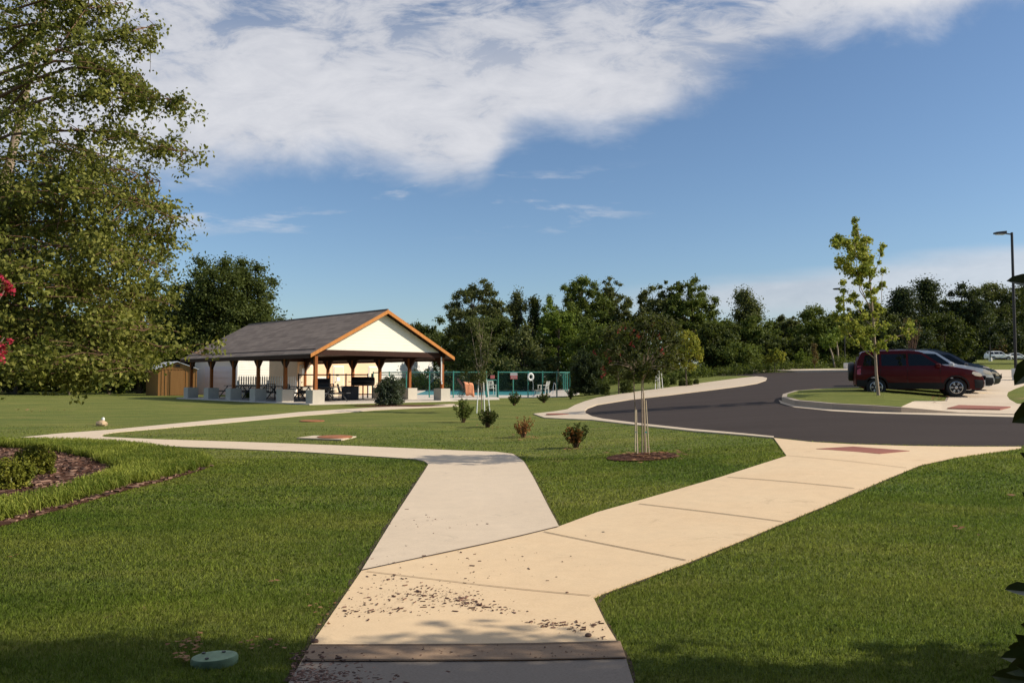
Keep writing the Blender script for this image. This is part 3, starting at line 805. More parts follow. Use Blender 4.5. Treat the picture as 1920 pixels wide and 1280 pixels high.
# a wood behind, as one mass that closes the gaps low down
def undergrowth():
    r = np.random.default_rng(5); C = []; RR = []
    for px in range(-260, 2300, 14):
        D = np.interp(px, [-260, 300, 560, 700, 860, 1100, 1500, 1790, 1830, 2300], [68, 78, 96, 110, 106, 92, 98, 100, 154, 158])
        top = np.interp(px, [-260, 300, 560, 700, 860, 1100, 1350, 1500, 1560, 2300], [640, 640, 655, 668, 625, 610, 612, 612, 605, 585])
        g = gx(px + r.uniform(-9, 9), D + r.uniform(-3, 3)); h = at(px, top, D).z - g.z
        for z in np.linspace(0.3, h, 5):
            q = r.uniform(1.0, 1.7) * (1.6 if D > 130 else 1)
            C.append((g.x + r.uniform(-.8, .8), g.y + r.uniform(-.8, .8), g.z + z)); RR.append((q, q, q * .8))
    o = add_foliage('woodland_undergrowth', C, np.array(RR), 150000, 0.36, M['lf_dark'], None, r, shell=.5, aspect=.7)
    tag(o, 'dense dark woodland undergrowth filling in behind the separate trees', 'undergrowth', kind='stuff')
    C = []; RR = []
    for px in range(640, 2100, 9):
        base = np.interp(px, [640, 1080, 1200, 1450, 1790, 1830, 2100], [84, 84, 68, 72, 86, 148, 150])
        g = gx(px, base + r.uniform(-1.5, 3)); q = r.uniform(.35, .9)
        C.append((g.x, g.y, g.z + q * .5)); RR.append((q * 1.2, q, q * r.uniform(.7, 1.4)))
    o = add_foliage('tall_weeds', C, np.array(RR), 42000, 0.20, M['lf_weed'], None, r, shell=.7, aspect=.4, up=.1)
    tag(o, 'tall green weeds along the foot of the woods and pool hedge', 'weeds', kind='stuff')
undergrowth()

# ------------------------------------------------------------------ the birch on the left
def big_birch():
    r = np.random.default_rng(42)
    base = Vector((-11.3, 14.6, 0)); base.z = tz(base.x, base.y)
    t = thing('birch_tree', 'large river birch with drooping leafy branches filling the left edge', 'tree', base)
    def L(px, py, D): return at(px, py, D) - base
    tw = MB()
    trunk = [Vector((0, 0, -.2)), Vector((.1, 0, 1.5)), Vector((.35, -.1, 3.6)), Vector((.5, -.1, 6.0)), Vector((.3, .1, 9.0)), Vector((.2, .1, 12))]
    tw.tube(trunk, [.24, .20, .16, .12, .08, .03], 10)
    tw.tube([Vector((.05, .1, .2)), Vector((-.5, .5, 2.5)), Vector((-1.2, 1.0, 6)), Vector((-1.6, 1.2, 10))], [.18, .14, .09, .03], 9)
    tw.tube([Vector((.1, .1, .1)), Vector((.4, 1.0, 2.5)), Vector((.9, 1.8, 6)), Vector((1.4, 2.2, 10))], [.16, .13, .09, .03], 9)
    tw.build('trunk', M['bark_pale'], t, True)
    # main boughs: pixel polylines with distance; they carry the leaf sprays seen against the sky
    B = [
      ([(-140, 330), (20, 200), (80, 128), (130, 62), (165, 10), (175, -60)], 13.2, 1),
      ([(120, 92), (165, 80), (210, 75), (250, 58), (290, 48)], 13.2, 1),
      ([(100, 115), (150, 116), (200, 130), (245, 150), (262, 170)], 13.3, 1),
      ([(60, 150), (130, 128), (190, 128), (230, 150), (262, 140)], 13.0, 1),
      ([(-60, 250), (30, 205), (90, 184), (150, 180), (210, 182), (262, 190), (310, 185), (345, 188)], 12.8, 1),
      ([(-100, 300), (20, 252), (90, 246), (150, 245), (210, 248), (260, 262), (310, 282), (358, 284)], 13.0, 1),
      ([(-80, 0), (20, 20), (100, -5), (170, 15), (230, 5)], 13.6, 1),
      ([(-120, 130), (0, 110), (60, 60), (90, -10), (120, -80)], 14, 1),
      ([(-120, 60), (-20, 60), (60, 45), (120, 50), (180, 40)], 13.6, 1),
      ([(-120, 420), (0, 380), (90, 340), (170, 320), (235, 318), (300, 340)], 13.4, 2),
      ([(-120, 430), (20, 390), (120, 370), (220, 365), (290, 380), (325, 410)], 13.0, 2),
      ([(-120, 450), (10, 420), (110, 412), (200, 420), (280, 432), (318, 445)], 13.8, 2),
      ([(-120, 330), (0, 300), (80, 285), (160, 280), (220, 300)], 14.2, 2),
      ([(-120, 500), (0, 470), (100, 460), (190, 465), (260, 480), (292, 495)], 12.6, 2),
      ([(-120, 520), (0, 505), (60, 505), (130, 530), (200, 570), (235, 600), (270, 620)], 12.4, 2),
      ([(-120, 540), (60, 520), (160, 535), (230, 550), (290, 562), (330, 575)], 13.4, 1),
      ([(-120, 560), (20, 570), (100, 590), (170, 612), (235, 632), (300, 650), (360, 660), (392, 668)], 12.6, 1),
      ([(-120, 600), (20, 610), (120, 640), (200, 665), (250, 682), (285, 698)], 12.2, 2),
      ([(-120, 640), (20, 650), (110, 680), (150, 690), (180, 700)], 12.0, 2),
      ([(-120, 680), (-20, 690), (60, 690), (120, 695), (140, 700)], 12.6, 2),
      ([(-120, 360), (-20, 350), (60, 350), (150, 345), (200, 350)], 14.8, 2),
      ([(-120, 560), (-20, 540), (60, 545), (150, 560), (240, 600)], 14.4, 2),
      ([(-120, 620), (0, 600), (90, 610), (170, 625), (230, 645), (270, 660)], 13.6, 2),
      ([(-120, 480), (0, 440), (100, 430), (170, 440), (250, 460)], 15.0, 2),
      ([(-120, 520), (0, 560), (80, 630), (130, 670), (150, 700)], 13.0, 2),
      ([(-140, 200), (-40, 180), (40, 160), (90, 150)], 14.0, 1),
      ([(-140, 350), (-40, 250), (20, 210), (60, 190)], 14.4, 1),
    ]
    br = MB(); C = []; Q = []
    for pl, D, dense in B:
        pts = [L(x, y, D + 0.35 * math.sin(i * 1.7 + D)) for i, (x, y) in enumerate(pl)]
        k = len(pts)
        rad = [0.021 * (1 - i / k) ** 1.2 + 0.005 for i in range(k)]
        hook = Vector((0.3, 0, max(0.6, min(10, pts[0].z - 0.6))))
        br.tube([hook] + pts, [rad[0] * 1.4] + rad, 6, False)
        seg = []
        for i in range(k - 1):
            for j in range(5): seg.append((pts[i].lerp(pts[i + 1], j / 5), (i + j / 5) / (k - 1)))
        seg.append((pts[-1], 1.0))
        for p, s in seg:
            if dense == 1 and s < 0.28: continue
            m = 3 if dense == 2 else 2
            for _ in range(m):
                sp = 0.50 if dense == 2 else 0.26
                low = pl[-1][1] > 540
                hang = .30 if low else .75
                q = Vector((r.normal(0, .20) - (.12 if s > .8 else 0), r.normal(0, sp * 1.6), -abs(r.normal(0, sp * hang)) + (.12 if low else .08)))
                e = p + q
                wp = e + base; ppx = 960 + F * wp.x / wp.y; ppy = 709 - F * (wp.z - CAMZ) / wp.y
                lim = float(np.interp(ppy, [300, 340, 480, 520, 560, 600, 650, 660, 700, 745, 760], [400, 330, 318, 285, 262, 245, 262, 300, 272, 215, -200]))
                if ppx > lim and r.random() > (.30 if ppy < 690 else .05): continue
                br.tube([p, p.lerp(e, .5) + Vector((0, 0, .05)), e], [.008, .005, .003], 4, False)
                C.append(tuple(e)); Q.append((.20 if dense == 1 else .27) * r.uniform(.6, 1.3))
                C.append(tuple(p.lerp(e, .5))); Q.append(.15)
    br.build('boughs', M['bark_red'], t, True)
    vis_n = 78000
    add_foliage('leaves', C, np.array(Q), vis_n, 0.072, M['lf_birch'], t, r, shell=.8, aspect=.60, droop=.5, out=.3)
    # the rest of the crown, round the trunk and away from the frame
    C2 = []; Q2 = []
    for _ in range(90):
        a = r.uniform(0, 2 * PI); rr = r.uniform(.6, 3.4); h = r.uniform(1.4, 12)
        c2 = Vector((rr * math.cos(a) - .3, rr * math.sin(a) + .8, h)); wp = c2 + base
        if 960 + F * wp.x / wp.y > 40 and 709 - F * (wp.z - CAMZ) / wp.y < 300: continue
        C2.append(tuple(c2)); Q2.append(r.uniform(.5, .95))
    add_foliage('inner_crown', C2, np.array(Q2), 44000, 0.095, M['lf_birch'], t, r, shell=9, aspect=.6, droop=.4)
big_birch()

# ------------------------------------------------------------------ crimson crape myrtles
def blossoms(t, pts, r, size=.14, n=60):
    for p in pts:
        C = [(p.x + r.normal(0, .3) * size, p.y + r.normal(0, .3) * size, p.z + k * size * .5) for k in range(-1, 3)]
        add_foliage('blossom', C, np.array([size * .55, size * .6, size * .45, size * .3]), n, size * .28, M['blossom'], t, r, shell=.7, aspect=.9)

def left_myrtle():
    r = np.random.default_rng(9)
    base = Vector((-4.15, 5.3, 0)); base.z = tz(base.x, base.y)
    t = thing('crape_myrtle', 'crimson flowered crape myrtle poking in at the left edge before the birch', 'tree', base, 0, 'crape myrtles with crimson flowers')
    mb = MB()
    tips = [at(x, y, d) - base for x, y, d in ((8, 545, 5.2), (-20, 620, 5.3), (5, 655, 5.2), (8, 632, 5.4), (-60, 500, 5.3), (-90, 560, 5.0), (-80, 650, 5.6), (-120, 460, 5.5))]
    for k, e in enumerate(tips):
        a = Vector((r.uniform(-.06, .06), r.uniform(-.06, .06), 0))
        mb.tube([a, a + Vector((-.05 + e.x * .2, e.y * .2, .7)), Vector((e.x * .6, e.y * .6, e.z * .75)), e], [.018, .014, .008, .004], 6, False)
    mb.build('stems', M['bark_pale'], t, True)
    C = [tuple(e + Vector((-.18, 0, -.15))) for e in tips] + [(-.3 + r.uniform(-.35, .35), r.uniform(-.4, .4), r.uniform(.9, 2.2)) for _ in range(14)]
    add_foliage('leaves', C, np.full(len(C), .15), 1500, .05, M['lf_birch'], t, r, shell=.9, aspect=.5)
    blossoms(t, [at(0, 541, 5.2) - base, at(-14, 634, 5.3) - base, at(2, 662, 5.2) - base, at(-60, 500, 5.3) - base, at(-80, 560, 5.0) - base], r, .078, 150)
left_myrtle()

def centre_myrtle():
    r = np.random.default_rng(19)
    base = gp(1203, 855); D = base.y
    t = thing('crape_myrtle', 'small crape myrtle with red blossoms held by stakes in a mulch ring', 'tree', base, 0, 'crape myrtles with crimson flowers')
    def L(px, py, dd=0): return at(px, py, D + dd) - base
    st = MB()
    fork = L(1206, 712)
    st.tube([L(1204, 848), L(1204, 790), L(1203, 740), L(1204, 705)], [.013, .012, .011, .010], 7)
    st.tube([L(1209, 848, .1), L(1207, 780, .1), L(1206, 735, .05), fork], [.011, .010, .009, .008], 7)
    st.tube([L(1196, 848, .08), L(1192, 780, .05), L(1189, 735), L(1188, 700)], [.014, .012, .011, .009], 7)
    ends = []
    for k in range(26):
        x = 1205 + r.uniform(-72, 78); y = r.uniform(606, 700); dd = r.uniform(-.75, .75)
        e = L(x, y, dd); ends.append(e)
        a = fork if k % 3 else L(1188, 702)
        st.tube([a, a.lerp(e, .4) + Vector((0, 0, .12)), a.lerp(e, .75) + Vector((0, 0, .08)), e], [.010, .007, .005, .002], 5, False)
    st.build('stems', M['bark_pale'], t, True)
    C = []; Q = []
    for k in range(150):
        a = r.uniform(0, 2 * PI); rr = math.sqrt(r.uniform(0, 1)); h = r.uniform(-1, 1)
        w = 92 * math.sqrt(max(.05, 1 - h * h * .85))
        C.append(tuple(L(1205 + w * rr * math.cos(a) + (6 if h > 0 else 0), 652 - 56 * h, rr * math.sin(a) * w / F * D))); Q.append(r.uniform(.05, .16))
    add_foliage('leaves', C, np.array(Q), 11500, .052, M['lf_myrtle'], t, r, shell=9, aspect=.55)
    blossoms(t, [L(x, y, dd) for x, y, dd in ((1161, 620, -.3), (1184, 622, -.4), (1170, 613, .2), (1212, 600, 0), (1224, 606, -.3), (1139, 661, -.2), (1161, 659, -.5), (1144, 676, .1), (1115, 662, 0), (1235, 633, -.4), (1131, 690, -.3), (1132, 702, -.2), (1185, 645, -.6), (1242, 659, -.3), (1195, 630, -.6))], r, .065, 36)
    for k, (xa, ya, xb, yb) in enumerate(((1193, 768, 1195, 850), (1191, 768, 1191, 846), (1211, 750, 1217, 851), (1207, 735, 1212, 850))):
        m = MB(); m.tube([L(xa, ya, -.12 + .08 * k) , L(xb, yb, -.2 + .13 * k)], .011, 6)
        s = m.build('guy_stake', M['stake'], t, True)
    for x, y in ((1193.5, 810), (1211, 810)): MB().box(L(x, y, -.12), (.035, .035, .02)).build('tie', M['teal_tape'], t)
centre_myrtle()

# ------------------------------------------------------------------ the maple on the parking island
def maple():
    r = np.random.default_rng(33)
    b = gp(1646, 746); D = 27.5
    b = gx(1646, D); b.z += .15
    t = thing('maple_tree', 'slender young maple with sparse yellow-green leaves on the parking island', 'tree', b)
    def L(px, py, dd=0): return at(px, py, D + dd) - b
    mb = MB()
    mb.tube([Vector((0, 0, -.1)), L(1643, 700), L(1641, 660), L(1638, 610), L(1634, 560), L(1630, 515), L(1622, 470), L(1610, 440), L(1604, 412)], [.06, .046, .042, .038, .033, .027, .02, .014, .006], 9)
    mb.build('trunk', M['bark_pale'], t, True)
    lb = MB()
    for pl in ([(1640, 672), (1620, 655), (1593, 628), (1584, 612)], [(1641, 650), (1665, 636), (1693, 627), (1708, 612)], [(1634, 585), (1618, 548), (1604, 515), (1580, 480), (1566, 450)],
               [(1632, 575), (1612, 545), (1607, 500), (1602, 450), (1604, 420)], [(1631, 530), (1642, 508), (1649, 485), (1654, 456)], [(1637, 605), (1650, 590), (1653, 560), (1654, 508)],
               [(1638, 615), (1622, 598), (1600, 570), (1581, 535)], [(1639, 640), (1620, 620), (1600, 600), (1568, 590)], [(1628, 500), (1626, 470), (1624, 440)], [(1641, 655), (1628, 640), (1610, 630)], [(1639, 625), (1652, 612), (1662, 608)]):
        dd = r.uniform(-1.0, 1.0)
        pts = [L(x, y, dd * i / 3) for i, (x, y) in enumerate(pl)]
        lb.tube(pts, [.020, .015, .010, .006, .003][:len(pts)], 6, False)
    lb.build('limbs', M['bark_pale'], t, True)
    cl = [(1604, 415, 5), (1604, 425, 6), (1603, 440, 7), (1604, 452, 8), (1566, 448, 8), (1566, 462, 9), (1573, 455, 7), (1589, 456, 8), (1596, 466, 9), (1621, 451, 8), (1627, 446, 6), (1621, 471, 11), (1630, 485, 11), (1624, 497, 11), (1575, 488, 9), (1589, 500, 10), (1572, 498, 5),
          (1592, 508, 9), (1612, 517, 9), (1632, 514, 9), (1618, 508, 9), (1654, 462, 6), (1653, 474, 5), (1648, 491, 3), (1654, 508, 6), (1653, 534, 6), (1648, 540, 5), (1581, 530, 6), (1581, 543, 6), (1601, 553, 8), (1607, 528, 8), (1592, 560, 6), (1575, 563, 7), (1572, 578, 8), (1566, 592, 8), (1586, 595, 8),
          (1607, 569, 8), (1604, 607, 9), (1618, 592, 8), (1615, 621, 10), (1586, 620, 9), (1636, 607, 9), (1633, 621, 8), (1641, 592, 7), (1653, 579, 6), (1648, 575, 5), (1659, 612, 8), (1621, 641, 9), (1607, 638, 7), (1633, 650, 7), (1647, 648, 6), (1645, 658, 5), (1659, 651, 6), (1667, 633, 5), (1657, 640, 6), (1678, 631, 4), (1699, 624, 7),
          (1708, 612, 7), (1711, 622, 6), (1702, 633, 4), (1640, 560, 7), (1630, 550, 7), (1615, 480, 9), (1610, 462, 8), (1598, 480, 8), (1626, 533, 7), (1640, 545, 6), (1595, 636, 5), (1590, 648, 3)]
    C = []; Q = []
    for x, y, q in cl:
        for k in range(3):
            C.append(tuple(L(x + r.normal(0, q * .35), y + r.normal(0, q * .35), r.uniform(-.8, .8)))); Q.append(q * 0.92 / F * D * r.uniform(.7, 1.2))
    add_foliage('leaves', C, np.array(Q), 15000, .092, M['lf_maple'], t, r, shell=9, aspect=.8, droop=.3)
maple()

# ------------------------------------------------------------------ other planted trees and shrubs
def sapling(px, D, label, half, top, base_y, mat, n, leaf, seed, stakes=True, bark='white'):
    r = np.random.default_rng(seed)
    b = gx(px, D)
    t = thing('sapling', label, 'young tree', b, 0)
    def L(x, y, dd=0): return at(x, y, D + dd) - b
    H = L(px, top).z
    mb = MB(); mb.tube([Vector((0, 0, -.05)), Vector((.02, 0, H * .4)), Vector((-.05, 0, H * .7)), Vector((-.1, 0, H * .98))], [.022, .016, .011, .004], 7)
    for s_ in (-1, 1): mb.tube([Vector((0, 0, H * .25)), Vector((s_ * .16, .1 * s_, H * .5)), Vector((s_ * .42, .15 * s_, H * .92))], [.015, .012, .004], 6)
    C = []; Q = []
    for k in range(34):
        h = r.uniform(.35, 1.0); a = r.uniform(0, 2 * PI); w = half / F * D * r.uniform(.25, 1) * (1.15 - .5 * h)
        e = Vector((w * math.cos(a), w * math.sin(a), H * h)); s = Vector((0, 0, H * max(.28, h - .25)))
        mb.tube([s, s.lerp(e, .5), e], [.008, .005, .002], 5, False)
        C += [tuple(e), tuple(s.lerp(e, .6))]; Q += [.16 * D / 30, .13 * D / 30]
    mb.build('stems', M[bark], t, True)
    add_foliage('leaves', C, np.array(Q) * 1.3, n, leaf, M[mat], t, r, shell=.9, aspect=.55)
    if stakes:
        for k, dx in enumerate((-.18, .12, .32)):
            m = MB(); m.tube([Vector((dx, .1 * (k - 1), 0)), Vector((dx * .6, 0, 1.3))], .022, 6); m.build('guy_stake', M['white'], t, True)
    return t
sapling(903, 31.0, 'thin white-stemmed sapling tied to three pale stakes by the pool gate', 40, 600, 765, 'lf_olive', 3800, .075, 51, bark='bark_pale')
sapling(1233, 48, 'tiny staked sapling on the verge right of the red-flowered myrtle', 14, 672, 727, 'lf_mid', 500, .10, 52)
def small_tree(px, D, top, half, mat, label, seed, n=2600, leaf=.13, style='column', hb=.25, bark='bark', nclump=26, stems=1, fine=10, nm='tree'):
    g = gx(px, D); H = at(px, top, D).z - g.z
    return make_tree(nm, label, 'tree', g, H, half / F * D, mat, bark, hb, style, n, leaf, seed, None, nclump, max(.02, H * .012), stems, fine)
small_tree(1287, 50, 617, 36, 'lf_yellow', 'bright yellow-green young tree on the verge above the shrub row', 61, 5200, .14, 'round', .28)
small_tree(1160, 46, 640, 24, 'lf_myrtle', 'dark little tree with pink flowers standing behind the red-flowered myrtle', 62, 2600, .13, 'round', .25)
small_tree(1453, 70, 650, 20, 'lf_yellow', 'small yellow-green tree on the far verge right of the road island tip', 63, 2200, .18, 'airy', .1)
small_tree(1527, 72, 645, 9, 'lf_brown', 'narrow tree with thin brown leaves on the far verge', 64, 900, .13, 'column', .15)
small_tree(1505, 74, 655, 16, 'lf_light', 'low light green tree left of the narrow brown tree', 65, 1600, .18, 'airy', .05)
small_tree(1706, 62, 590, 17, 'lf_brown', 'vase-shaped tree of bare reddish stems behind the red car', 66, 500, .12, 'vase', .35, 'bark_red', 30, 5)
small_tree(1872, 146, 632, 18, 'lf_brown', 'small brownish tree growing behind the far white car', 67, 1400, .30, 'round', .3)
def bare_trunks():
    for (x0, x1, D, top, lab) in ((1572, 1566, 80, 625, 'slim pale bare trunk standing left of the white round planter'), (1565, 1552, 79, 640, 'slim pale trunk leaning left beside a straighter pale trunk')):
        g = gx(x0, D); e = at(x1, top, D) - g
        t = thing('slim_tree', lab, 'tree', g)
        m = MB(); m.tube([Vector((0, 0, -.1)), e * .5 + Vector((.1, 0, 0)), e], [.11, .08, .04], 6); m.build('trunk', M['bark_pale'], t, True)
        add_foliage('crown', [tuple(e), tuple(e * .9 + Vector((.3, 0, .3)))], np.array([.9, .8]), 500, .25, M['lf_light'], t, np.random.default_rng(3))
bare_trunks()

def shrub(px, py, w, h, mat, label, seed, n=900, leaf=.055, ball=False, mat2=None, group=None, D=None, name='shrub', spread=1.0):
    r = np.random.default_rng(seed)
    b = gp(px, py) if D is None else gx(px, D)
    D = b.y; W = w / F * D / 2; H = h / F * D
    t = thing(name, label, 'shrub', b, 0, group)
    C = []; Q = []; mb = MB()
    if ball:
        for k in range(240):
            d = unit(r.normal(size=(1, 3)))[0]; k_ = r.uniform(.35, .88)
            if d[2] < 0:
                hl = math.hypot(d[0], d[1]) + 1e-6; d[0] *= (1 - .3 * abs(d[2])) / hl; d[1] *= (1 - .3 * abs(d[2])) / hl
            C.append((d[0] * W * k_, d[1] * W * k_, max(H * .08, H * .50 + d[2] * H * .50 * k_))); Q.append(W * .19)
        for k in range(70):
            a = r.uniform(0, 2 * PI); q = math.sqrt(r.uniform(0, 1)) * .80
            C.append((q * W * math.cos(a), q * W * math.sin(a), H * r.uniform(.06, .2))); Q.append(W * .17)
        mb.tube([Vector((0, 0, -.03)), Vector((0, 0, H * .35))], [.02, .01], 6)
    else:
        for k in range(34):
            a = r.uniform(0, 2 * PI); f = r.uniform(.15, 1); hh = r.uniform(.55, 1) * H * (1.05 - .3 * f * f)
            e = Vector((W * f * math.cos(a), W * f * math.sin(a), hh))
            s = Vector((e.x * .12, e.y * .12, -.02))
            mb.tube([s, s.lerp(e, .55) + Vector((-e.x * .12, -e.y * .12, 0)), e], [.008, .006, .002], 4, False)
            for q in (.45, .65, .85, 1.0):
                p = s.lerp(e, q); C.append((p.x, p.y, max(p.z, .03))); Q.append(W * .15)
    mb.build('stems', M['bark_red'], t, True)
    add_foliage('leaves', C, np.array(Q), n, leaf, M[mat], t, r, shell=.9, aspect=.5, up=.3)
    if mat2:
        C2 = [c for c in C if c[0] < W * .35 and c[2] < H * .8 and c[1] < W * .3][:60]
        add_foliage('dead_leaves', [(c[0], c[1] - W * .12, c[2]) for c in C2], np.full(len(C2), W * .14), int(n * .5), leaf, M[mat2], t, r, shell=.9, aspect=.5)
    return t
SG = 'young shrubs planted on the lawn'
shrub(868, 792, 46, 42, 'lf_mid', 'bushy green shrub on lawn, left one of the middle pair', 71, 2300, .05, group=SG)
shrub(914, 801, 44, 38, 'lf_dark', 'bushy dark green shrub on lawn, right one of the middle pair', 72, 2100, .05, group=SG)
shrub(981, 820, 42, 40, 'lf_dead', 'withered orange-brown shrub on the lawn', 73, 900, .045, group=SG)
shrub(1080, 839, 52, 46, 'lf_dark', 'green shrub half covered with dead orange leaves', 74, 1500, .05, mat2='lf_dead', group=SG)
shrub(964, 760, 28, 24, 'lf_dark', 'small dark shrub on lawn below the pool sign', 75, 1200, .07, group=SG)
shrub(1020, 755, 26, 20, 'lf_dark', 'small dark shrub on lawn below the pool ladder', 76, 1100, .07, group=SG)
shrub(1070, 748, 20, 20, 'lf_dark', 'smallest dark shrub on lawn left of the big round dark bush', 77, 900, .08, group=SG)
shrub(731, 757, 66, 58, 'lf_holly', 'large clipped round holly bush in front of the pavilion', 78, 20000, .07, ball=True, D=37.0)
shrub(1100, 741, 78, 88, 'lf_pine', 'big dark rounded bush at the right end of the pool fence', 79, 24000, .12, ball=True)
shrub(950, 720, 46, 52, 'lf_light', 'bright green rounded bush behind the pool sign', 80, 4200, .16, ball=True, D=86)
shrub(1248, 725, 20, 20, 'lf_mid', 'leftmost shrub of the row beside the road kerb', 81, 900, .09, group='shrub row beside the kerb', ball=True)
shrub(1262, 722, 18, 18, 'lf_dark', 'second shrub from the left in the row beside the road kerb', 82, 900, .09, group='shrub row beside the kerb', ball=True)
shrub(1279, 724, 16, 15, 'lf_dark', 'third shrub from the left in the row beside the road kerb', 83, 800, .09, group='shrub row beside the kerb', ball=True)
shrub(1293, 723, 15, 14, 'lf_mid', 'fourth shrub from the left in the row beside the road kerb', 84, 800, .09, group='shrub row beside the kerb', ball=True)
shrub(1305, 721, 13, 12, 'lf_dark', 'rightmost shrub of the row beside the road kerb', 85, 700, .09, group='shrub row beside the kerb', ball=True)
shrub(1175, 737, 34, 26, 'lf_dark', 'low dark shrub behind the kerb, left of the myrtle stakes', 86, 1800, .10, ball=True)
shrub(1135, 741, 22, 26, 'lf_dark', 'dark shrub against the right side of the big round bush', 87, 1500, .10, ball=True)
shrub(66, 890, 78, 58, 'lf_box', 'yellowing rounded shrub in the mulch bed, the further of two', 88, 5200, .045, ball=True)
shrub(20, 916, 88, 58, 'lf_box', 'yellowing rounded shrub in the mulch bed, the nearer of two', 89, 6200, .045, ball=True)
shrub(793, 712, 60, 40, 'lf_light', 'leafy shrub behind the pool seen under the pavilion', 90, 2600, .16, D=84, ball=False)
shrub(760, 712, 40, 24, 'lf_mid', 'low shrub behind the pool seen beside the inner pavilion post', 91, 1800, .16, D=84, ball=True)
shrub(466, 727, 18, 16, 'lf_mid', 'little green shrub in front of the picket fence', 92, 800, .07, D=49.3, ball=True)

# border grass round the bed
def border():
    r = np.random.default_rng(4)
    n = 6000
    allp = np.array(bed); x0, y0 = allp.min(0); x1, y1 = allp.max(0)
    X = r.uniform(x0, x1, n * 6); Y = r.uniform(y0, y1, n * 6)
    edge_trim = [(x * 1.0, y) for x, y in bed]
    ok = inside(bed, X, Y) & ~inside(bed_mulch_inner, X, Y)
    # keep a bare mulch lip along the near edge
    ok &= inside([(px_, py_) for px_, py_ in smooth_line(G((-260, 830), (0, 829), (150, 831), (260, 840), (340, 851), (397, 866), (401, 874), (370, 881), (300, 899), (240, 913), (120, 947), (0, 978), (-260, 1045)), 1, True)], X, Y)
    ok &= X > -12
    X, Y = X[ok], Y[ok]
    V = []
    for x, y in zip(X[:3600], Y[:3600]):
        z = tz(x, y) + .01
        for k in range(11):
            a = r.uniform(0, 2 * PI); h = r.uniform(.08, .17); rr = r.uniform(.08, .20); w = .0045
            ox, oy = r.normal(0, .035, 2)
            px_, py_ = -math.sin(a) * w, math.cos(a) * w
            b = np.array([x + ox, y + oy, z]); m = b + np.array([math.cos(a) * rr * .4, math.sin(a) * rr * .4, h]); e = b + np.array([math.cos(a) * rr, math.sin(a) * rr, h * r.uniform(.3, 1.0)])
            p = np.array([px_, py_, 0])
            V.append([b - p, b + p, m + p, m - p]); V.append([m - p, m + p, e + p * .3, e - p * .3])
    tag(quads('border_grass', np.array(V), M['lf_border']), 'yellow-green arching border grass edging the mulch bed', 'ornamental grass', kind='stuff')
border()

# the shrub right beside the camera, in the shade of the added house
def near_shrub():
    r = np.random.default_rng(77)
    b = Vector((1.16, 1.32, 0))
    t = thing('glossy_shrub', 'dark glossy-leaved shrub poking in at the right edge close to the camera', 'shrub', b)
    P = []; A = []; mb = MB()
    tips = [((1889, 527), (1.0, .12)), ((1902, 722), (-.8, .5)), ((1898, 792), (.9, -.5)), ((1908, 845), (.8, .7)), ((1918, 925), (.5, .8)), ((1879, 1104), (1, .1)), ((1910, 1168), (.9, .4)), ((1888, 1212), (1, .3)), ((1876, 1232), (1, 0)), ((1856, 1266), (1, .1)), ((1880, 1262), (1, -.3)), ((1905, 1190), (.7, .8)), ((1900, 1245), (1, .5)), ((1916, 1275), (1, .1))]
    for (x, y), (dx, dy) in tips:
        D = r.uniform(1.25, 1.4)
        l = .08
        tip = at(x, y, D); ax = Vector((dx, r.uniform(-.2, .2), -dy)).normalized()
        if dx < 0: ax = Vector((.75, .1, .65)).normalized()
        P.append(tip + ax * l / 2 - b); A.append(ax)
        mb.tube([tip + ax * l - b, (tip + ax * l - b) * .55 + Vector((0, 0, (tip - b).z * .40)), Vector((0, 0, max(.1, (tip - b).z - .28)))], [.0025, .004, .006], 5, False)
    n = 1300
    d = unit(r.normal(size=(n, 3))); C = np.array([.16, .02, .95]) + d * np.array([.36, .46, .95]) * (r.uniform(0, 1, n) ** .5)[:, None]
    wx = C[:, 0] + b.x; wy = C[:, 1] + b.y
    keep = (wx > np.maximum(wy, .1) * .70 + .03) & (C[:, 2] > .05)
    for c in C[keep]: P.append(Vector(c)); A.append(Vector(unit(r.normal(size=(1, 3)))[0]))
    for k in range(60):
        e = Vector(C[keep][k]); mb.tube([Vector((.03, 0, max(0, e.z - .45))), e * .5 + Vector((0, 0, e.z * .42)), e], [.007, .005, .003], 6, False)
    mb.tube([Vector((0, 0, 0)), Vector((.03, 0, .9)), Vector((.1, 0, 1.6))], [.02, .014, .006], 6)
    P = np.array([tuple(p) for p in P]); A = unit(np.array([tuple(a) for a in A]))
    # broad leaves of eight points each, folded along the rib
    V = []
    for p, a in zip(P, A):
        up = np.array([0.15, -.75, .65]) + r.normal(0, .25, 3); s = np.cross(a, up); s /= np.linalg.norm(s); nn = np.cross(s, a)
        l = .082 * r.uniform(.85, 1.15); w = l * .23
        prof = [(-.5, .0), (-.35, .55), (-.1, 1.0), (.2, .85), (.42, .35), (.5, 0)]
        for i in range(5):
            t0, w0 = prof[i]; t1, w1 = prof[i + 1]
            for sg in (1, -1):
                V.append([p + a * l * t0, p + a * l * t1, p + a * l * t1 + sg * s * w * w1 + nn * w * .3 * w1, p + a * l * t0 + sg * s * w * w0 + nn * w * .3 * w0])
    mb.build('stems', M['bark'], t, True)
    quads('leaves', np.array(V), M['lf_near'], t)
near_shrub()

tr_ = make_tree('tree', 'slim leafy tree out of view, added to roughen the edge of the foreground shadow', 'tree', Vector((5.4, 3.45, 0)), 5.3, .95, 'lf_mid', 'bark', .15, 'column', 9000, .12, 501, None, 60, .05)  # unseen tree, added so the foreground shadow gets a ragged edge
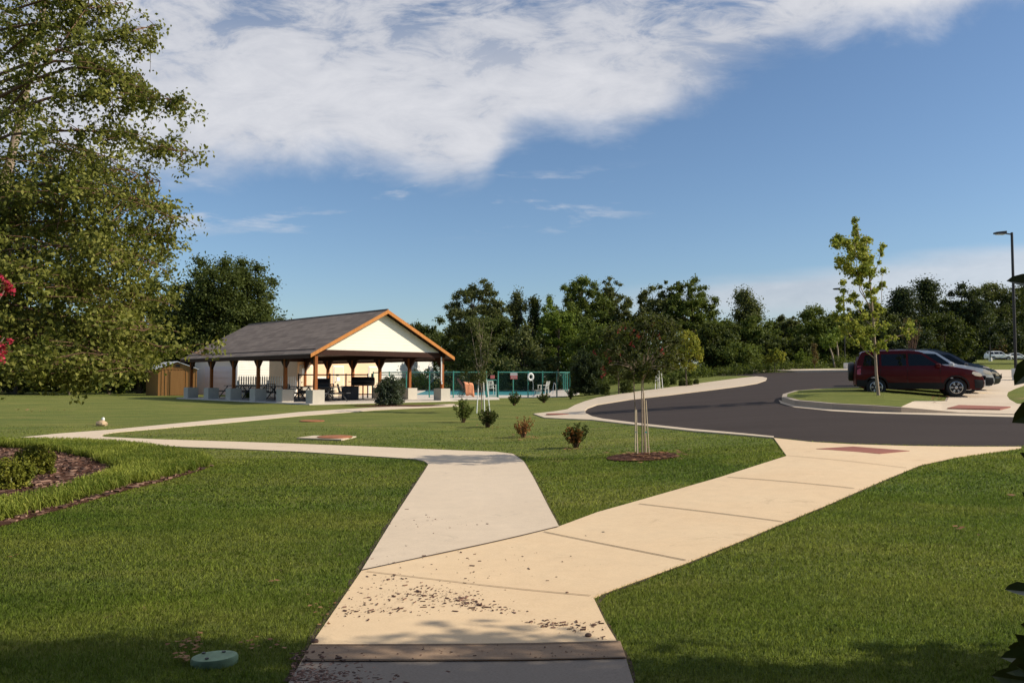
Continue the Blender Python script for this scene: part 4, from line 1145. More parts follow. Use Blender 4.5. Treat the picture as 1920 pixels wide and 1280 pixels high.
# ------------------------------------------------------------------ pavilion
LD = Vector((-.690, .724, 0)); WD = Vector((.724, .690, 0))
PAD = 0.34
def pavilion():
    W, Ln = 7.8, 15.0
    t = thing('pavilion', 'open-sided picnic pavilion with shingled gable roof, cream gable and orange timber', 'pavilion', (-9.5, 38.7, PAD), math.atan2(.690, .724))
    MB().box((W / 2, Ln / 2, -.05), (W + 1.3, Ln + 1.2, .22)).build('floor_slab', M['deck'], t, bevel=.01)
    ph, topz = .70, 2.42
    for sx in (0, W):
        for k in range(6):
            y = k * 3.0
            p = MB().box((sx, y, ph + (topz - ph) / 2), (.16, .16, topz - ph)).build('post', M['post'], t, bevel=.008)
            b = MB()
            for sg in (-1, 1):
                if (k == 0 and sg < 0) or (k == 5 and sg > 0): continue
                b.prism([(sx - .05, y + sg * .08, topz - .62), (sx - .05, y + sg * .62, topz - .03), (sx - .05, y + sg * .08, topz - .03)], (.1, 0, 0))
            g = 1 if sx == 0 else -1
            b.build('knee_brace', M['beam'], t)
            MB().box((sx, y, (ph + .0) / 2 - .06), (.65, .65, ph + .12)).build('pier', M['pier'], t, bevel=.012)
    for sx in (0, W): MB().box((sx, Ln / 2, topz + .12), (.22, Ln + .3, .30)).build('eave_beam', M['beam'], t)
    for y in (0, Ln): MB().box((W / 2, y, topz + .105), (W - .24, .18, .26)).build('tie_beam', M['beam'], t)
    # roof: two slabs, shingled on top
    zr = 5.13 - PAD; ze = 2.80 - PAD - .02; ov = .52; fo = .42; th = .14
    for sg in (-1, 1):
        xe = -ov if sg < 0 else W + ov
        m = MB(); 
        q = [(W / 2, -fo, zr), (xe, -fo, ze), (xe, Ln + fo, ze), (W / 2, Ln + fo, zr)]
        if sg > 0: q = q[::-1]
        m.prism([Vector(p) - Vector((0, 0, .045)) for p in q][::-1] if sg < 0 else [Vector(p) - Vector((0, 0, .045)) for p in q][::-1], (0, 0, .045))
        m.build('roof', M['shingle'], t)
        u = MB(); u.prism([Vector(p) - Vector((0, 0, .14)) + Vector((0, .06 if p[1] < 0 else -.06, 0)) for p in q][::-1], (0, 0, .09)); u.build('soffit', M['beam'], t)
        for y, nm in ((-fo, 'rake_board'), (Ln + fo, 'rake_board')):
            dy = -.045 if y < 0 else .0
            f = MB(); f.prism([(xe, y + dy, ze - .19), (xe, y + dy, ze - .012), (W / 2, y + dy, zr - .012), (W / 2, y + dy, zr - .20)], (0, .045, 0)); f.build(nm, M['wood'], t)
        f = MB(); f.box((xe + sg * .012, Ln / 2, ze - .13), (.024, Ln + 2 * fo - .1, .19)); f.build('fascia', M['beam'], t)
    MB().tube([Vector((W / 2, -fo, zr + .0)), Vector((W / 2, Ln + fo, zr + .0))], .05, 6).build('ridge_cap', M['shingle'], t)
    # gable siding as lapped boards
    for yy, sgn in ((-.02, -1), (Ln + .02, 1)):
        m = MB(); z0 = topz + .16; n = 13; zt = zr - .18
        for k in range(n):
            a = z0 + (zt - z0) * k / n; b = z0 + (zt - z0) * (k + 1) / n + .012
            def half(z): return max(0.02, (W / 2 + ov) * (zt - z) / (zr - ze) * 1.0)
            xa, xb = min(half(a), W / 2 + .05), max(0.0, half(min(b, zt)))
            o0, o1 = (.036, .010)
            vs = [(W / 2 - xa, yy + sgn * o0, a), (W / 2 + xa, yy + sgn * o0, a), (W / 2 + xb, yy + sgn * o1, b), (W / 2 - xb, yy + sgn * o1, b), (W / 2 - xa, yy - sgn * .01, a), (W / 2 + xa, yy - sgn * .01, a)]
            m.add(vs, [(0, 1, 2, 3), (4, 5, 1, 0)])
        # backing
        hw = min((W / 2 + ov) * (zt - z0) / (zr - ze), W / 2)
        m.prism([(W / 2 - hw, yy - .03, z0), (W / 2 + hw, yy - .03, z0), (W / 2, yy - .03, zt)], (0, .03, 0))
        m.build('gable_siding', M['cream'], t)
    # dark boarded ceiling under the ties
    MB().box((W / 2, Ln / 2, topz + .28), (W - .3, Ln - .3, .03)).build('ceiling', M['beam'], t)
    MB().tube([Vector((W - .13, -.10, 2.42)), Vector((W - .13, -.10, 1.1)), Vector((W - .16, -.2, .95))], .04, 8).build('downpipe', M['white'], t, True)
    return t
pavilion()
def pav(x, y, z=0): return Vector((-9.5, 38.7, PAD)) + WD * x + LD * y + Vector((0, 0, z + .06))
PAVR = math.atan2(.690, .724)

def picnic_table(loc, rz, label):
    t = thing('picnic_table', label, 'table', loc, rz, 'picnic tables under the pavilion')
    m = MB()
    for k in range(4): m.box((0, -.27 + k * .18, .74), (1.8, .165, .04))
    m.build('tabletop', M['darktable'], t, bevel=.006)
    for s in (-1, 1):
        MB().box((0, s * .68, .44), (1.8, .25, .04)).build('bench_seat', M['darktable'], t, bevel=.006)
        f = MB()
        f.bar((s * .65, -.75, .02), (s * .65, -.2, .71), .05); f.bar((s * .65, .75, .02), (s * .65, .2, .71), .05); f.bar((s * .65, -.78, .40), (s * .65, .78, .40), .05)
        f.build('leg_frame', M['black'], t)
    return t
pt = picnic_table(pav(2.0, 2.2), PAVR + R(90), 'dark picnic table nearest the front left pavilion pier')
for (x, y, lab) in ((2.0, 5.2, 'dark picnic table second from the gable end along the shaded side'), (2.0, 8.2, 'dark picnic table third from the gable end along the shaded side'), (2.0, 11.2, 'dark picnic table fourth from the gable end along the shaded side'), (2.2, 13.6, 'dark picnic table at the far end of the pavilion'), (5.6, 9.5, 'dark picnic table deep inside on the pool side of the pavilion')):
    c = copy_tree(pt); c.location = pav(x, y); c['label'] = lab

def patio_chair(loc, rz, label, mat, group):
    t = thing('patio_chair', label, 'chair', loc, rz, group)
    s = MB()
    for k in range(6): s.box((0, -.20 + k * .085, .42), (.46, .06, .02))
    s.build('seat', M[mat], t)
    b = MB()
    for k in range(5): b.bar((-.20 + k * .10, .25, .42), (-.20 + k * .10, .36, .88), .022)
    b.bar((-.24, .36, .88), (.24, .36, .88), .035); b.bar((-.24, .25, .42), (-.24, .36, .88), .035); b.bar((.24, .25, .42), (.24, .36, .88), .035); b.bar((-.22, .31, .66), (.22, .31, .66), .025)
    b.build('backrest', M[mat], t)
    for sx in (-.25, .25):
        for sy in (-.24, .26):
            MB().bar((sx, sy, 0), (sx, sy * .95, .42 if sy > 0 else .63), .032).build('leg', M[mat], t)
        MB().box((sx, .02, .64), (.05, .56, .03)).build('armrest', M[mat], t)
    return t
ch = patio_chair(pav(.9, 3.9), PAVR + R(30), 'black metal chair beside the second shaded pavilion pier', 'black', 'black chairs in the pavilion')
for (x, y, a, lab) in ((1.0, 6.6, 200, 'black metal chair beside the third shaded pavilion pier'), (3.6, 3.2, 110, 'black metal chair behind the front left pavilion post'), (3.9, 5.6, 240, 'black metal chair at mid pavilion left of the big barrel smoker')):
    c = copy_tree(ch); c.location = pav(x, y); c.rotation_euler.z = R(a); c['label'] = lab

def smoker():
    p = gx(681, 47.2); p.z = PAD + .06
    t = thing('barrel_smoker', 'big black horizontal barrel smoker on a wheeled frame under the pavilion', 'grill', p, R(4))
    rot = Matrix.Rotation(R(90), 4, 'Y')
    MB().lathe([(.05, -.68), (.22, -.67), (.26, -.60), (.26, .60), (.22, .67), (.05, .68)], 20, Matrix.Translation((0, 0, 1.02)) @ rot).build('barrel', M['black'], t, True)
    MB().tube([Vector((.52, 0, 1.25)), Vector((.52, 0, 1.48))], .05, 10).build('chimney', M['black'], t, True)
    MB().tube([Vector((-.85, -.1, 1.0)), Vector((-.68, -.1, 1.0))], .02, 6).build('side_handle', M['black'], t)
    f = MB()
    for x in (-.55, .0, .55):
        for y in (-.2, .2): f.bar((x, y, .0), (x, y, .8), .035)
    for y in (-.2, .2): f.bar((-.6, y, .25), (.6, y, .25), .035)
    f.build('stand', M['black'], t)
    MB().box((0, 0, .28), (1.1, .42, .02)).build('lower_shelf', M['black'], t)
    MB().box((0, -.36, .84), (1.1, .22, .025)).build('front_shelf', M['black'], t)
    g = MB().box((0, 0, .32), (.62, .62, .64)).build('x', M['pier'], None)
    bpy.data.objects.remove(g)
smoker()
def cabinet(loc, rz, label):
    t = thing('serving_cabinet', label, 'cabinet', loc, rz)
    MB().box((0, 0, .36), (.95, .6, .72)).build('carcass', M['dark'], t, bevel=.01)
    MB().box((0, 0, .74), (1.02, .66, .04)).build('worktop', M['darktable'], t, bevel=.005)
    MB().box((-.235, -.312, .36), (.44, .02, .64)).build('door', M['darktable'], t)
    MB().box((.235, -.312, .36), (.44, .02, .64)).build('door', M['darktable'], t)
cp = gx(657, 45.5); cp.z = PAD + .06
cabinet(cp, R(10), 'dark low cabinet left of the barrel smoker')
def gas_grill():
    p = gx(603, 42.6); p.z = PAD + .06
    t = thing('lidded_grill', 'black lidded barbecue with pale shelf behind the front left pavilion post', 'grill', p, R(10))
    m = MB(); pr = [(-.30, .78), (-.30, .98), (-.20, 1.14), (0, 1.20), (.20, 1.14), (.30, .98), (.30, .78)]
    m.prism([(-.42, y, z) for y, z in pr], (.84, 0, 0)); m.build('lid', M['black'], t, bevel=.01)
    MB().box((0, 0, .70), (.84, .56, .16)).build('firebox', M['black'], t, bevel=.01)
    MB().box((0, 0, .30), (.78, .50, .60)).build('cabinet', M['dark'], t, bevel=.01)
    for s in (-1, 1): MB().box((s * .62, 0, .80), (.36, .45, .03)).build('side_shelf', M['black'], t, bevel=.005)
    MB().tube([Vector((-.3, -.36, .95)), Vector((.3, -.36, .95))], .015, 6).build('handle', M['steel'], t)
    for s in (-1, 1): MB().lathe([(.07, -.02), (.08, 0), (.07, .02)], 14, Matrix.Translation((s * .36, .22, .08)) @ Matrix.Rotation(R(90), 4, 'Y')).build('wheel', M['tyre'], t, True)
gas_grill()

# ------------------------------------------------------------------ buildings behind
def siding_wall(m, a, b, z0, z1, step=.18, out=None):
    a = Vector(a); b = Vector(b); d = (b - a).normalized(); n = out or Vector((d.y, -d.x, 0))
    k = max(1, int(round((z1 - z0) / step))); h = (z1 - z0) / k
    for i in range(k):
        p, q = z0 + i * h, z0 + (i + 1) * h
        m.add([a + n * .025 + Vector((0, 0, p)), b + n * .025 + Vector((0, 0, p)), b + n * .005 + Vector((0, 0, q)), a + n * .005 + Vector((0, 0, q)), a + Vector((0, 0, p)), b + Vector((0, 0, p))], [(0, 1, 2, 3), (4, 5, 1, 0)])

def shed():
    c = gx(297, 58.0); c.z = tz(c.x, c.y)
    rz = R(9)
    t = thing('garden_shed', 'small brown wooden shed with low white metal roof beside the pavilion', 'shed', c, rz)
    W, Ln, h, hr = 2.68, 3.4, 1.95, 2.45
    # x along the lit face, y away; the shaded side runs off to the left
    sk = Vector((-1.75, 3.4, 0))
    a, b = Vector((0, 0, 0)), Vector((W, 0, 0)); c2, d2 = b + sk, a + sk
    m = MB(); m.prism([a, b, b + Vector((0, 0, h)), Vector((W / 2, 0, hr - .06)), a + Vector((0, 0, h))], sk * .999); m.build('wall', M['shedwood'], t)
    f = MB()
    for x in np.linspace(.03, W - .03, 12): f.box((x, -.012, h / 2), (.03, .02, h))
    f.box((W / 2, -.016, h), (W, .03, .06)); f.build('batten', M['shedwood'], t)
    for sg, xe in ((-1, -.16), (1, W + .16)):
        q = MB(); z = h - .06
        q.prism([Vector((xe, -.14, z)), Vector((W / 2, -.14, hr)), Vector((W / 2, -.14, hr + .05)), Vector((xe, -.14, z + .05))], sk * 1.08); q.build('roof', M['galv'], t)
    MB().box((W / 2, -.03, h + .22), (.30, .03, .16)).build('vent', M['dark'], t)
    MB().box((W * .5, -.03, .92), (.95, .03, 1.78)).build('door', M['shedwood'], t)
shed()

def garage():
    D = 61.0
    c = gx(446, D); c.z = PAD - .05
    t = thing('white_garage', 'white sided garage with grey roller door seen through the pavilion', 'garage', c, 0)
    dl = (gx(366, D + 2.6) - gx(446, D)); dl.z = 0; dr = Vector((5.6, 7.2, 0))
    h = 2.75; o = Vector((0, 0, 0)); Z = Vector((0, 0, 1))
    m = MB(); apex = dr * .5 + Z * (h + 1.3)
    m.add([o, dr, dr + Z * h, apex, Z * h, dl, dl + dr, dl + dr + Z * h, dl + apex, dl + Z * h], [(0, 1, 2, 3, 4), (9, 8, 7, 6, 5), (5, 0, 4, 9), (1, 6, 7, 2)])
    siding_wall(m, dl, o, 0, h, .2); siding_wall(m, o, dr, 0, h, .2); m.build('wall', M['white_siding'], t)
    r = MB(); n = dl.normalized() * .25; e = -dr.normalized() * .25
    ro = [Z * (h - .05) + e - n, apex + Z * .07 - n, apex + dl + Z * .07 + n, Z * (h - .05) + e + dl + n]
    r.prism(ro, (0, 0, .06)); ro2 = [dr + Z * (h - .05) - e - n, apex + Z * .07 - n, apex + dl + Z * .07 + n, dr + dl + Z * (h - .05) - e + n]
    r.prism(ro2[::-1], (0, 0, .06)); r.build('roof', M['galv'], t)
    a = dl * .10; b = dl * .74; nn = Vector((dl.y, -dl.x, 0)).normalized();
    if nn.y > 0: nn = -nn
    g = MB()
    for k in range(5): g.prism([a + nn * .04 + Z * (.02 + k * .44), b + nn * .04 + Z * (.02 + k * .44), b + nn * .04 + Z * (.44 + k * .44), a + nn * .04 + Z * (.44 + k * .44)], nn * .03)
    g.build('roller_door', M['grey_door'], t)
    w = MB(); w.bar(nn * .05 + Z * (h - .02) + dl, nn * .05 + Z * (h - .02), .05, .14); w.build('fascia', M['white'], t)
    MB().bar(nn * .05, nn * .05 + Z * h, .12).build('corner_board', M['white'], t)
garage()

def pool_house():
    D = 54.5
    c = gx(558, D); c.z = PAD
    t = thing('pool_house', 'peach pool house with pale doors behind the pavilion posts', 'building', c, 0)
    Z = Vector((0, 0, 1)); h = 3.2
    dl = gx(505, D + 4.4) - gx(558, D); dl.z = 0
    dr = gx(712, D + 6.0) - gx(558, D); dr.z = 0
    o = Vector((0, 0, 0))
    m = MB(); m.prism([o, dr, dr + dl, dl], Z * h); m.build('wall', M['peach'], t)
    r = MB(); cc = (dl + dr) / 2
    ov = [(p - cc) * 1.08 + cc + Z * h for p in (o, dr, dr + dl, dl)]
    r.prism(ov, Z * .12); r.build('roof', M['shingle'], t)
    nn = Vector((dr.y, -dr.x, 0)).normalized()
    q = dr.normalized(); Ld = dr.length
    def at_px(px):   # distance along the lit wall for an image column
        best = min((abs((960 + F * ((c + q * s).x / (c + q * s).y)) - px), s) for s in np.linspace(0, Ld, 400)); return best[1]
    for p0, p1, lab in ((563, 584, None), (626, 643, None), (692, 708, None)):
        a, b = at_px(p0), at_px(p1)
        f = MB(); f.prism([q * (a - .06) + nn * .03, q * (b + .06) + nn * .03, q * (b + .06) + nn * .03 + Z * 2.16, q * (a - .06) + nn * .03 + Z * 2.16], -nn * .02); fr = f.build('door_frame', M['white'], t)
        d = MB(); d.prism([q * a + nn * .06, q * b + nn * .06, q * b + nn * .06 + Z * 2.08, q * a + nn * .06 + Z * 2.08], -nn * .028); do = d.build('door', M['peach_trim'], t)
        k = MB(); k.box(q * (a + .1) + nn * .09 + Z * 1.0, (.06, .06, .06)); k.build('handle', M['steel'], do)
    for px, z, w, hh, mt in ((569, 1.75, .42, .42, 'white'), (632, 1.5, .22, .12, 'black'), (633, 1.2, .3, .3, 'white'), (602, .98, .8, .75, 'white')):
        s = at_px(px); m = MB(); m.prism([q * (s - w / 2) + nn * .095 + Z * (z - hh / 2), q * (s + w / 2) + nn * .095 + Z * (z - hh / 2), q * (s + w / 2) + nn * .095 + Z * (z + hh / 2), q * (s - w / 2) + nn * .095 + Z * (z + hh / 2)], -nn * .02); m.build('notice', M[mt], t)
pool_house()

def white_building():
    a = gx(664, 90); b = gx(812, 103)
    c = a.copy(); c.z = tz(a.x, a.y)
    t = thing('white_building', 'long plain white building beyond the pool seen under the pavilion', 'building', c, 0)
    d = b - a; d.z = 0; n = Vector((-d.y, d.x, 0)).normalized() * 8; Z = Vector((0, 0, 1)); h = 3.5
    m = MB(); m.prism([Vector((0, 0, 0)), d, d + n, n], Z * h); siding_wall(m, (0, 0, 0), d, 0, h, .22); m.build('wall', M['white'], t)
    r = MB(); e = d.normalized() * .1
    r.prism([-n * .04 - e + Z * h, -n * .04 + d + e + Z * h, n * .5 + d + e + Z * (h + .55), n * .5 - e + Z * (h + .55)], Z * .05)
    r.prism([n * 1.04 + d + e + Z * h, n * 1.04 - e + Z * h, n * .5 - e + Z * (h + .55), n * .5 + d + e + Z * (h + .55)], Z * .05); r.build('roof', M['galv'], t)
white_building()

def picket_fence():
    a = gx(449, 50.0); b = gx(558, 53.6)
    a.z = b.z = PAD
    t = thing('picket_fence', 'white picket fence behind the picnic tables', 'fence', a, 0)
    d = b - a; L = d.length; q = d.normalized(); m = MB(); rz = math.atan2(q.y, q.x); rot = Matrix.Rotation(rz, 3, 'Z')
    n = int(L / .17)
    for i in range(n):
        p = q * (i * L / n); h = 1.32
        v = [(-.045, 0, .05), (.045, 0, .05), (.045, 0, h), (0, 0, h + .1), (-.045, 0, h)]
        m.prism([p + rot @ Vector(w) for w in v], rot @ Vector((0, .02, 0)))
    m.build('pickets', M['white'], t)
    r = MB()
    for z in (.3, .85): r.bar(rot @ Vector((0, .045, z)), d + rot @ Vector((0, .045, z)), .03, .07)
    r.build('rail', M['white'], t)
    for s in (0, .5, 1):
        MB().box(d * s + rot @ Vector((0, .11, .55)), (.09, .09, 1.15), rot).build('post', M['white'], t)
picket_fence()

# ------------------------------------------------------------------ pool fence and pool furniture
def chain_fence(pts, posts, h, label, mat='teal', name='pool_fence', net=True):
    a = pts[0].copy()
    t = thing(name, label, 'fence', a, 0)
    for i in range(len(pts) - 1):
        p, q = pts[i] - a, pts[i + 1] - a
        MB().tube([p + Vector((0, 0, h)), q + Vector((0, 0, h))], .038, 8).build('top_rail', M[mat], t, True)
        if net:
            m = MB(); m.add([p + Vector((0, 0, .05)), q + Vector((0, 0, .05)), q + Vector((0, 0, h)), p + Vector((0, 0, h))], [(0, 1, 2, 3)]); m.build('mesh_panel', M['chain'], t)
        n = posts[i]
        for k in range(n + (1 if i == len(pts) - 2 else 0)):
            c = p.lerp(q, k / n)
            m = MB(); m.tube([c, c + Vector((0, 0, h + .03))], .042, 8); m.lathe([(.045, 0), (.045, .03), (.01, .06)], 8, Matrix.Translation(c + Vector((0, 0, h + .02)))); m.build('post', M[mat], t, True)
    return t
def fl(px, D, z=None):
    p = gx(px, D); p.z = PAD + .03 if z is None else z; return p
chain_fence([fl(934, 51.6), fl(990, 52.1), fl(1044, 52.6), fl(1068, 54)], [2, 2, 1], 1.62, 'teal chain-link pool fence carrying the life ring, right of the gate')
chain_fence([fl(912, 51.4), fl(850, 50.8), fl(762, 52.5), fl(700, 55.5)], [1, 2, 2], 1.62, 'teal chain-link pool fence left of the gate running behind the pavilion')
chain_fence([fl(1068, 54), fl(1054, 84), fl(943, 85), fl(850, 86), fl(700, 87)], [4, 3, 3, 4], 1.62, 'teal chain-link fence along the far side of the pool')
chain_fence([fl(690, 49.0), fl(649, 49.6), fl(560, 50.4)], [1, 3], 1.45, 'low dark chain-link fence in front of the peach pool house', 'black')
def gate():
    a, b = fl(914, 51.4), fl(932, 51.6)
    t = thing('pool_gate', 'narrow dark gate frame between the two pool fence runs', 'gate', a)
    d = b - a; m = MB()
    for p in (d * 0, d): m.tube([p + Vector((0, 0, .03)), p + Vector((0, 0, 1.15))], .03, 8)
    for z in (.08, 1.12): m.tube([Vector((0, 0, z)), d + Vector((0, 0, z))], .028, 8)
    m.build('gate_frame', M['teal'], t, True)
    n = MB(); n.add([Vector((0, 0, .08)), d + Vector((0, 0, .08)), d + Vector((0, 0, 1.12)), Vector((0, 0, 1.12))], [(0, 1, 2, 3)]); n.build('mesh_panel', M['chain'], t)
gate()
def life_ring():
    D = 51.95
    p = at(995, 706.5, D)
    t = thing('life_ring', 'white ring buoy hanging on the pool fence', 'life ring', p, R(20))
    m = MB(); R0, r0, n, k = .185, .070, 28, 10; vs = []; fs = []
    for i in range(n):
        a = 2 * PI * i / n
        for j in range(k):
            b = 2 * PI * j / k; rr = R0 + r0 * math.cos(b); vs.append((rr * math.cos(a) * .9, r0 * math.sin(b), rr * math.sin(a) * 1.1))
    for i in range(n):
        for j in range(k): fs.append((i * k + j, ((i + 1) % n) * k + j, ((i + 1) % n) * k + (j + 1) % k, i * k + (j + 1) % k))
    m.add(vs, fs); m.build('ring', M['white'], t, True)
    MB().tube([Vector((.10, -.1, -.22)), Vector((.14, -.1, -.5)), Vector((.12, -.1, -.9)), Vector((0.0, -.1, -1.2))], .018, 6).build('rope', M['white'], t, True)
life_ring()
def sign(px, py, D, w, h, label, two):
    p = at(px, py, D)
    t = thing('fence_sign', label, 'sign', p)
    MB().box((0, 0, 0), (w, .02, h)).build('plate', M['sign_white'], t)
    m = MB(); m.box((0, -.013, -h * .22 if two else 0), (w * .98, .008, h * .54 if two else h * .9)); b = m.build('red_panel', M['sign_red'], t)
    l = MB()
    for k in range(3 if two else 2):
        for j in range(5): l.box((-w * .32 + j * w * .16, -.019, -h * .10 - k * h * .12 if two else h * .12 - k * h * .25), (w * .10, .005, h * .06))
    l.build('lettering', M['sign_white'], b)
sign(963.5, 704.5, 51.75, .46, .42, 'white sign with a red lower half on the pool fence', True)
sign(923.5, 706.5, 51.2, .28, .22, 'small red sign above the pool gate', False)

def lounger():
    p = fl(873, 52.6, PAD + .03)
    t = thing('wheeled_lounger', 'dark wheeled sun lounger with raised back beside the pool fence', 'lounger', p, R(12))
    MB().prism([(-.55, -.30, 1.18), (-.12, -.30, .55), (-.06, -.30, .59), (-.48, -.30, 1.23)], (0, .6, 0)).build('backrest', M['maroon'], t)
    MB().box((.50, 0, .38), (1.25, .6, .05)).build('seat', M['maroon'], t)
    f = MB()
    for s in (-.3, .3): f.bar((-.3, s, .33), (1.1, s, .33), .04); f.bar((1.0, s, 0), (1.0, s, .33), .04); f.bar((-.2, s, .33), (-.35, s, .85), .03); f.bar((0, s, .34), (-.25, s, .10), .03)
    f.build('frame', M['black'], t)
    for s in (-.34, .34):
        m = MB(); m.lathe([(.155, -.02), (.18, -.02), (.18, .02), (.155, .02)], 20, Matrix.Translation((-.3, s, .18)) @ Matrix.Rotation(R(90), 4, 'X'))
        m.f = m.f[:-2]
        for a in range(4): m.bar((-.3 - .16 * math.cos(a * PI / 4), s, .18 - .16 * math.sin(a * PI / 4)), (-.3 + .16 * math.cos(a * PI / 4), s, .18 + .16 * math.sin(a * PI / 4)), .012)
        m.build('wheel', M['black'], t)
    # towel over the seat, hanging down
    q = thing('beach_towel', 'orange towel draped over the dark sun lounger', 'towel', p, R(12))
    m = MB(); nx = 8
    prof = [(.32, 1.02), (.0, .98), (-.18, .93), (-.335, .86), (-.35, .60), (-.36, .35), (-.36, .14)]
    vs = []; fs = []
    for i in range(nx):
        x = -.12 + i * .085
        for j, (y, z) in enumerate(prof): vs.append((x + (.14 if j > 3 else 0) * (j - 3) * .15, y + .02 * math.sin(i * 1.9 + j), z - .10 * i / nx - (.04 * math.sin(i * 1.3) if j > 4 else 0)))
    n = len(prof)
    for i in range(nx - 1):
        for j in range(n - 1): fs.append((i * n + j, i * n + j + 1, (i + 1) * n + j + 1, (i + 1) * n + j))
    m.add(vs, fs); o = m.build('cloth', M['towel'], q, True); so = o.modifiers.new('thick', 'SOLIDIFY'); so.thickness = .012
lounger()
c1 = patio_chair(fl(921, 60.5), R(20), 'white metal garden chair at the pool behind the gate', 'whitemetal', 'white garden chairs by the pool')
c1.scale = (1.15, 1.15, 1.15)
c2 = copy_tree(c1); c2.location = fl(1018, 58.0); c2.rotation_euler.z = R(-70); c2['label'] = 'white metal garden chair beside the pool ladder'
ft = thing('footrest', 'low white metal footrest in front of the right pool chair', 'footrest', fl(1007.5, 58), R(-70))
m = MB(); [m.box((0, -.12 + k * .08, .38), (.42, .05, .02)) for k in range(4)]; m.build('top', M['whitemetal'], ft)
for sx in (-.18, .18):
    for sy in (-.12, .12): MB().bar((sx, sy, 0), (sx, sy, .38), .03).build('leg', M['whitemetal'], ft)
def ladder():
    p = fl(1033, 61)
    t = thing('pool_ladder', 'chrome pool ladder with two curved handrails', 'ladder', p, 0)
    for s in (-.27, .27):
        MB().tube([Vector((s - .15, -.35, 0)), Vector((s - .12, -.3, .55)), Vector((s - .03, -.1, .88)), Vector((s + .08, .15, .82)), Vector((s + .13, .35, .4)), Vector((s + .14, .4, -.4))], .025, 8).build('handrail', M['steel'], t, True)
    for z in (-.1, -.3): MB().box((.14, .38, z), (.5, .08, .03)).build('step', M['steel'], t)
ladder()

# ------------------------------------------------------------------ small things on the ground
def ground_lid(px, py, rx, ry, mat, label, name='manhole_cover', dz=.02, hgt=.04):
    p = gp(px, py); p.z += dz
    t = MB(); prof = [(1, -hgt), (1, 0), (.93, .012), (.9, .006), (.1, .006)]
    n = 28; m = MB(); m.lathe(prof, n)
    m.v = [(v[0] * rx, v[1] * ry, v[2]) for v in m.v]
    o = m.build(name, M[mat], None, True); o.location = p
    return tag(o, label, 'cover')
pad_o = MB(); pd = drain_pad
pc = gp(612, 822.3)
pad_t = thing('drain_box', 'pale concrete drain slab with a rusty lid set in the lawn', 'drain', pc)
m = MB(); m.prism([Vector((x - pc.x, y - pc.y, 0)) for x, y in G((556, 823), (588, 818.3), (668, 819.6), (640, 826.5))][::-1], (0, 0, .035)); m.build('slab', M['kerb'], pad_t)
lp = gp(628, 822) - pc
m = MB(); m.lathe([(.42, 0), (.42, .02), (.38, .03), (.05, .03)], 26, Matrix.Translation((lp.x, lp.y, .034))); m.build('lid', M['rust'], pad_t, True)
ground_lid(585, 789.5, .40, .40, 'rust', 'round rusty iron cover in the lawn between the two pale paths')
ground_lid(1046, 778.3, .42, .36, 'tactile', 'red oval plate set in the concrete apron at the road end', 'tactile_plate', .045)
def plate(px4, label, dz):
    pts = G(*px4); c = sum((Vector((x, y, 0)) for x, y in pts), Vector()) / 4; 
    o = thing('tactile_paving', label, 'tactile paving', (c.x, c.y, tz(c.x, c.y)))
    z0 = tz(c.x, c.y)
    top = [Vector((x - c.x, y - c.y, tz(x, y) - z0 + dz)) for x, y in pts]
    m = MB(); vs = top + [v - Vector((0, 0, .03)) for v in top]
    m.add(vs, [(3, 2, 1, 0), (0, 1, 5, 4), (1, 2, 6, 5), (2, 3, 7, 6), (3, 0, 4, 7)]); m.build('plate', M['tactile'], o)
    d = MB()
    for i in range(0):
        for j in range(1, 6):
            a = top[0].lerp(top[1], i / 24); b = top[3].lerp(top[2], i / 24); p = a.lerp(b, j / 6)
            d.lathe([(.022, 0), (.012, .008)], 6, Matrix.Translation(p))
plate(((1530, 843), (1600, 838.8), (1706, 847), (1650, 852.5)), 'brick-red ribbed plate where the tan path meets the road', .022)
plate(((1776, 767.5), (1798, 761.5), (1895, 764.5), (1875, 769.5)), 'brick-red ribbed plate on the pavement beside the parking island', .045)
def junction_box():
    p = gp(402, 1243)
    t = thing('irrigation_cover', 'faded green oval plastic cover sunk in the foreground lawn', 'utility cover', p, R(8))
    m = MB(); m.lathe([(.145, -.06), (.15, .03), (.142, .042), (.02, .046)], 30); m.v = [(v[0] * .85, v[1] * .62, v[2] + .03 * v[0]) for v in m.v]; m.build('lid', M['green_lid'], t, True)
    h = MB()
    for x, y in ((-.07, .05), (.04, .045), (-.03, -.05)): h.lathe([(.011, 0), (.011, .004)], 8, Matrix.Translation((x, y, .046 + .03 * x)))
    h.build('screw_hole', M['black'], t)
junction_box()
def lump(name, loc, s, mat, label, cat, seed, flat=.7):
    r = np.random.default_rng(seed); m = MB(); n = 10; vs = []; 
    prof = [(math.sin(a), -math.cos(a)) for a in np.linspace(.1, PI - .1, 8)]
    m.lathe(prof, 12); m.v = [tuple(np.array(v) * s * np.array([1, .8, flat]) * (1 + r.normal(0, .08))) for v in m.v]
    o = m.build(name, M[mat], None, True); o.location = loc; return tag(o, label, cat)
g = gp(190, 798); 
lump('stone_block', g + Vector((0, 0, .06)), .17, 'stone', 'low tan block on the lawn beyond the fork of the pale path', 'stone', 3, .6)
lump('white_marker', g + Vector((.02, .05, .19)), .05, 'white', 'small white knob on top of the tan block in the lawn', 'marker', 4, 1.2)
g = gp(1103, 1197); lump('stone', g + Vector((0, 0, .02)), .022, 'brown_stone', 'brown pebble at the right side of the near path', 'stone', 5)
g = gp(590, 1208); lump('stone', g + Vector((0, 0, .02)), .024, 'brown_stone', 'brown pebble at the left edge of the near path', 'stone', 6)
g = gp(1131, 1000); lump('stone', g + Vector((0, 0, .018)), .016, 'black', 'dark button-like spot on the tan path by a joint', 'stone', 8, .2)

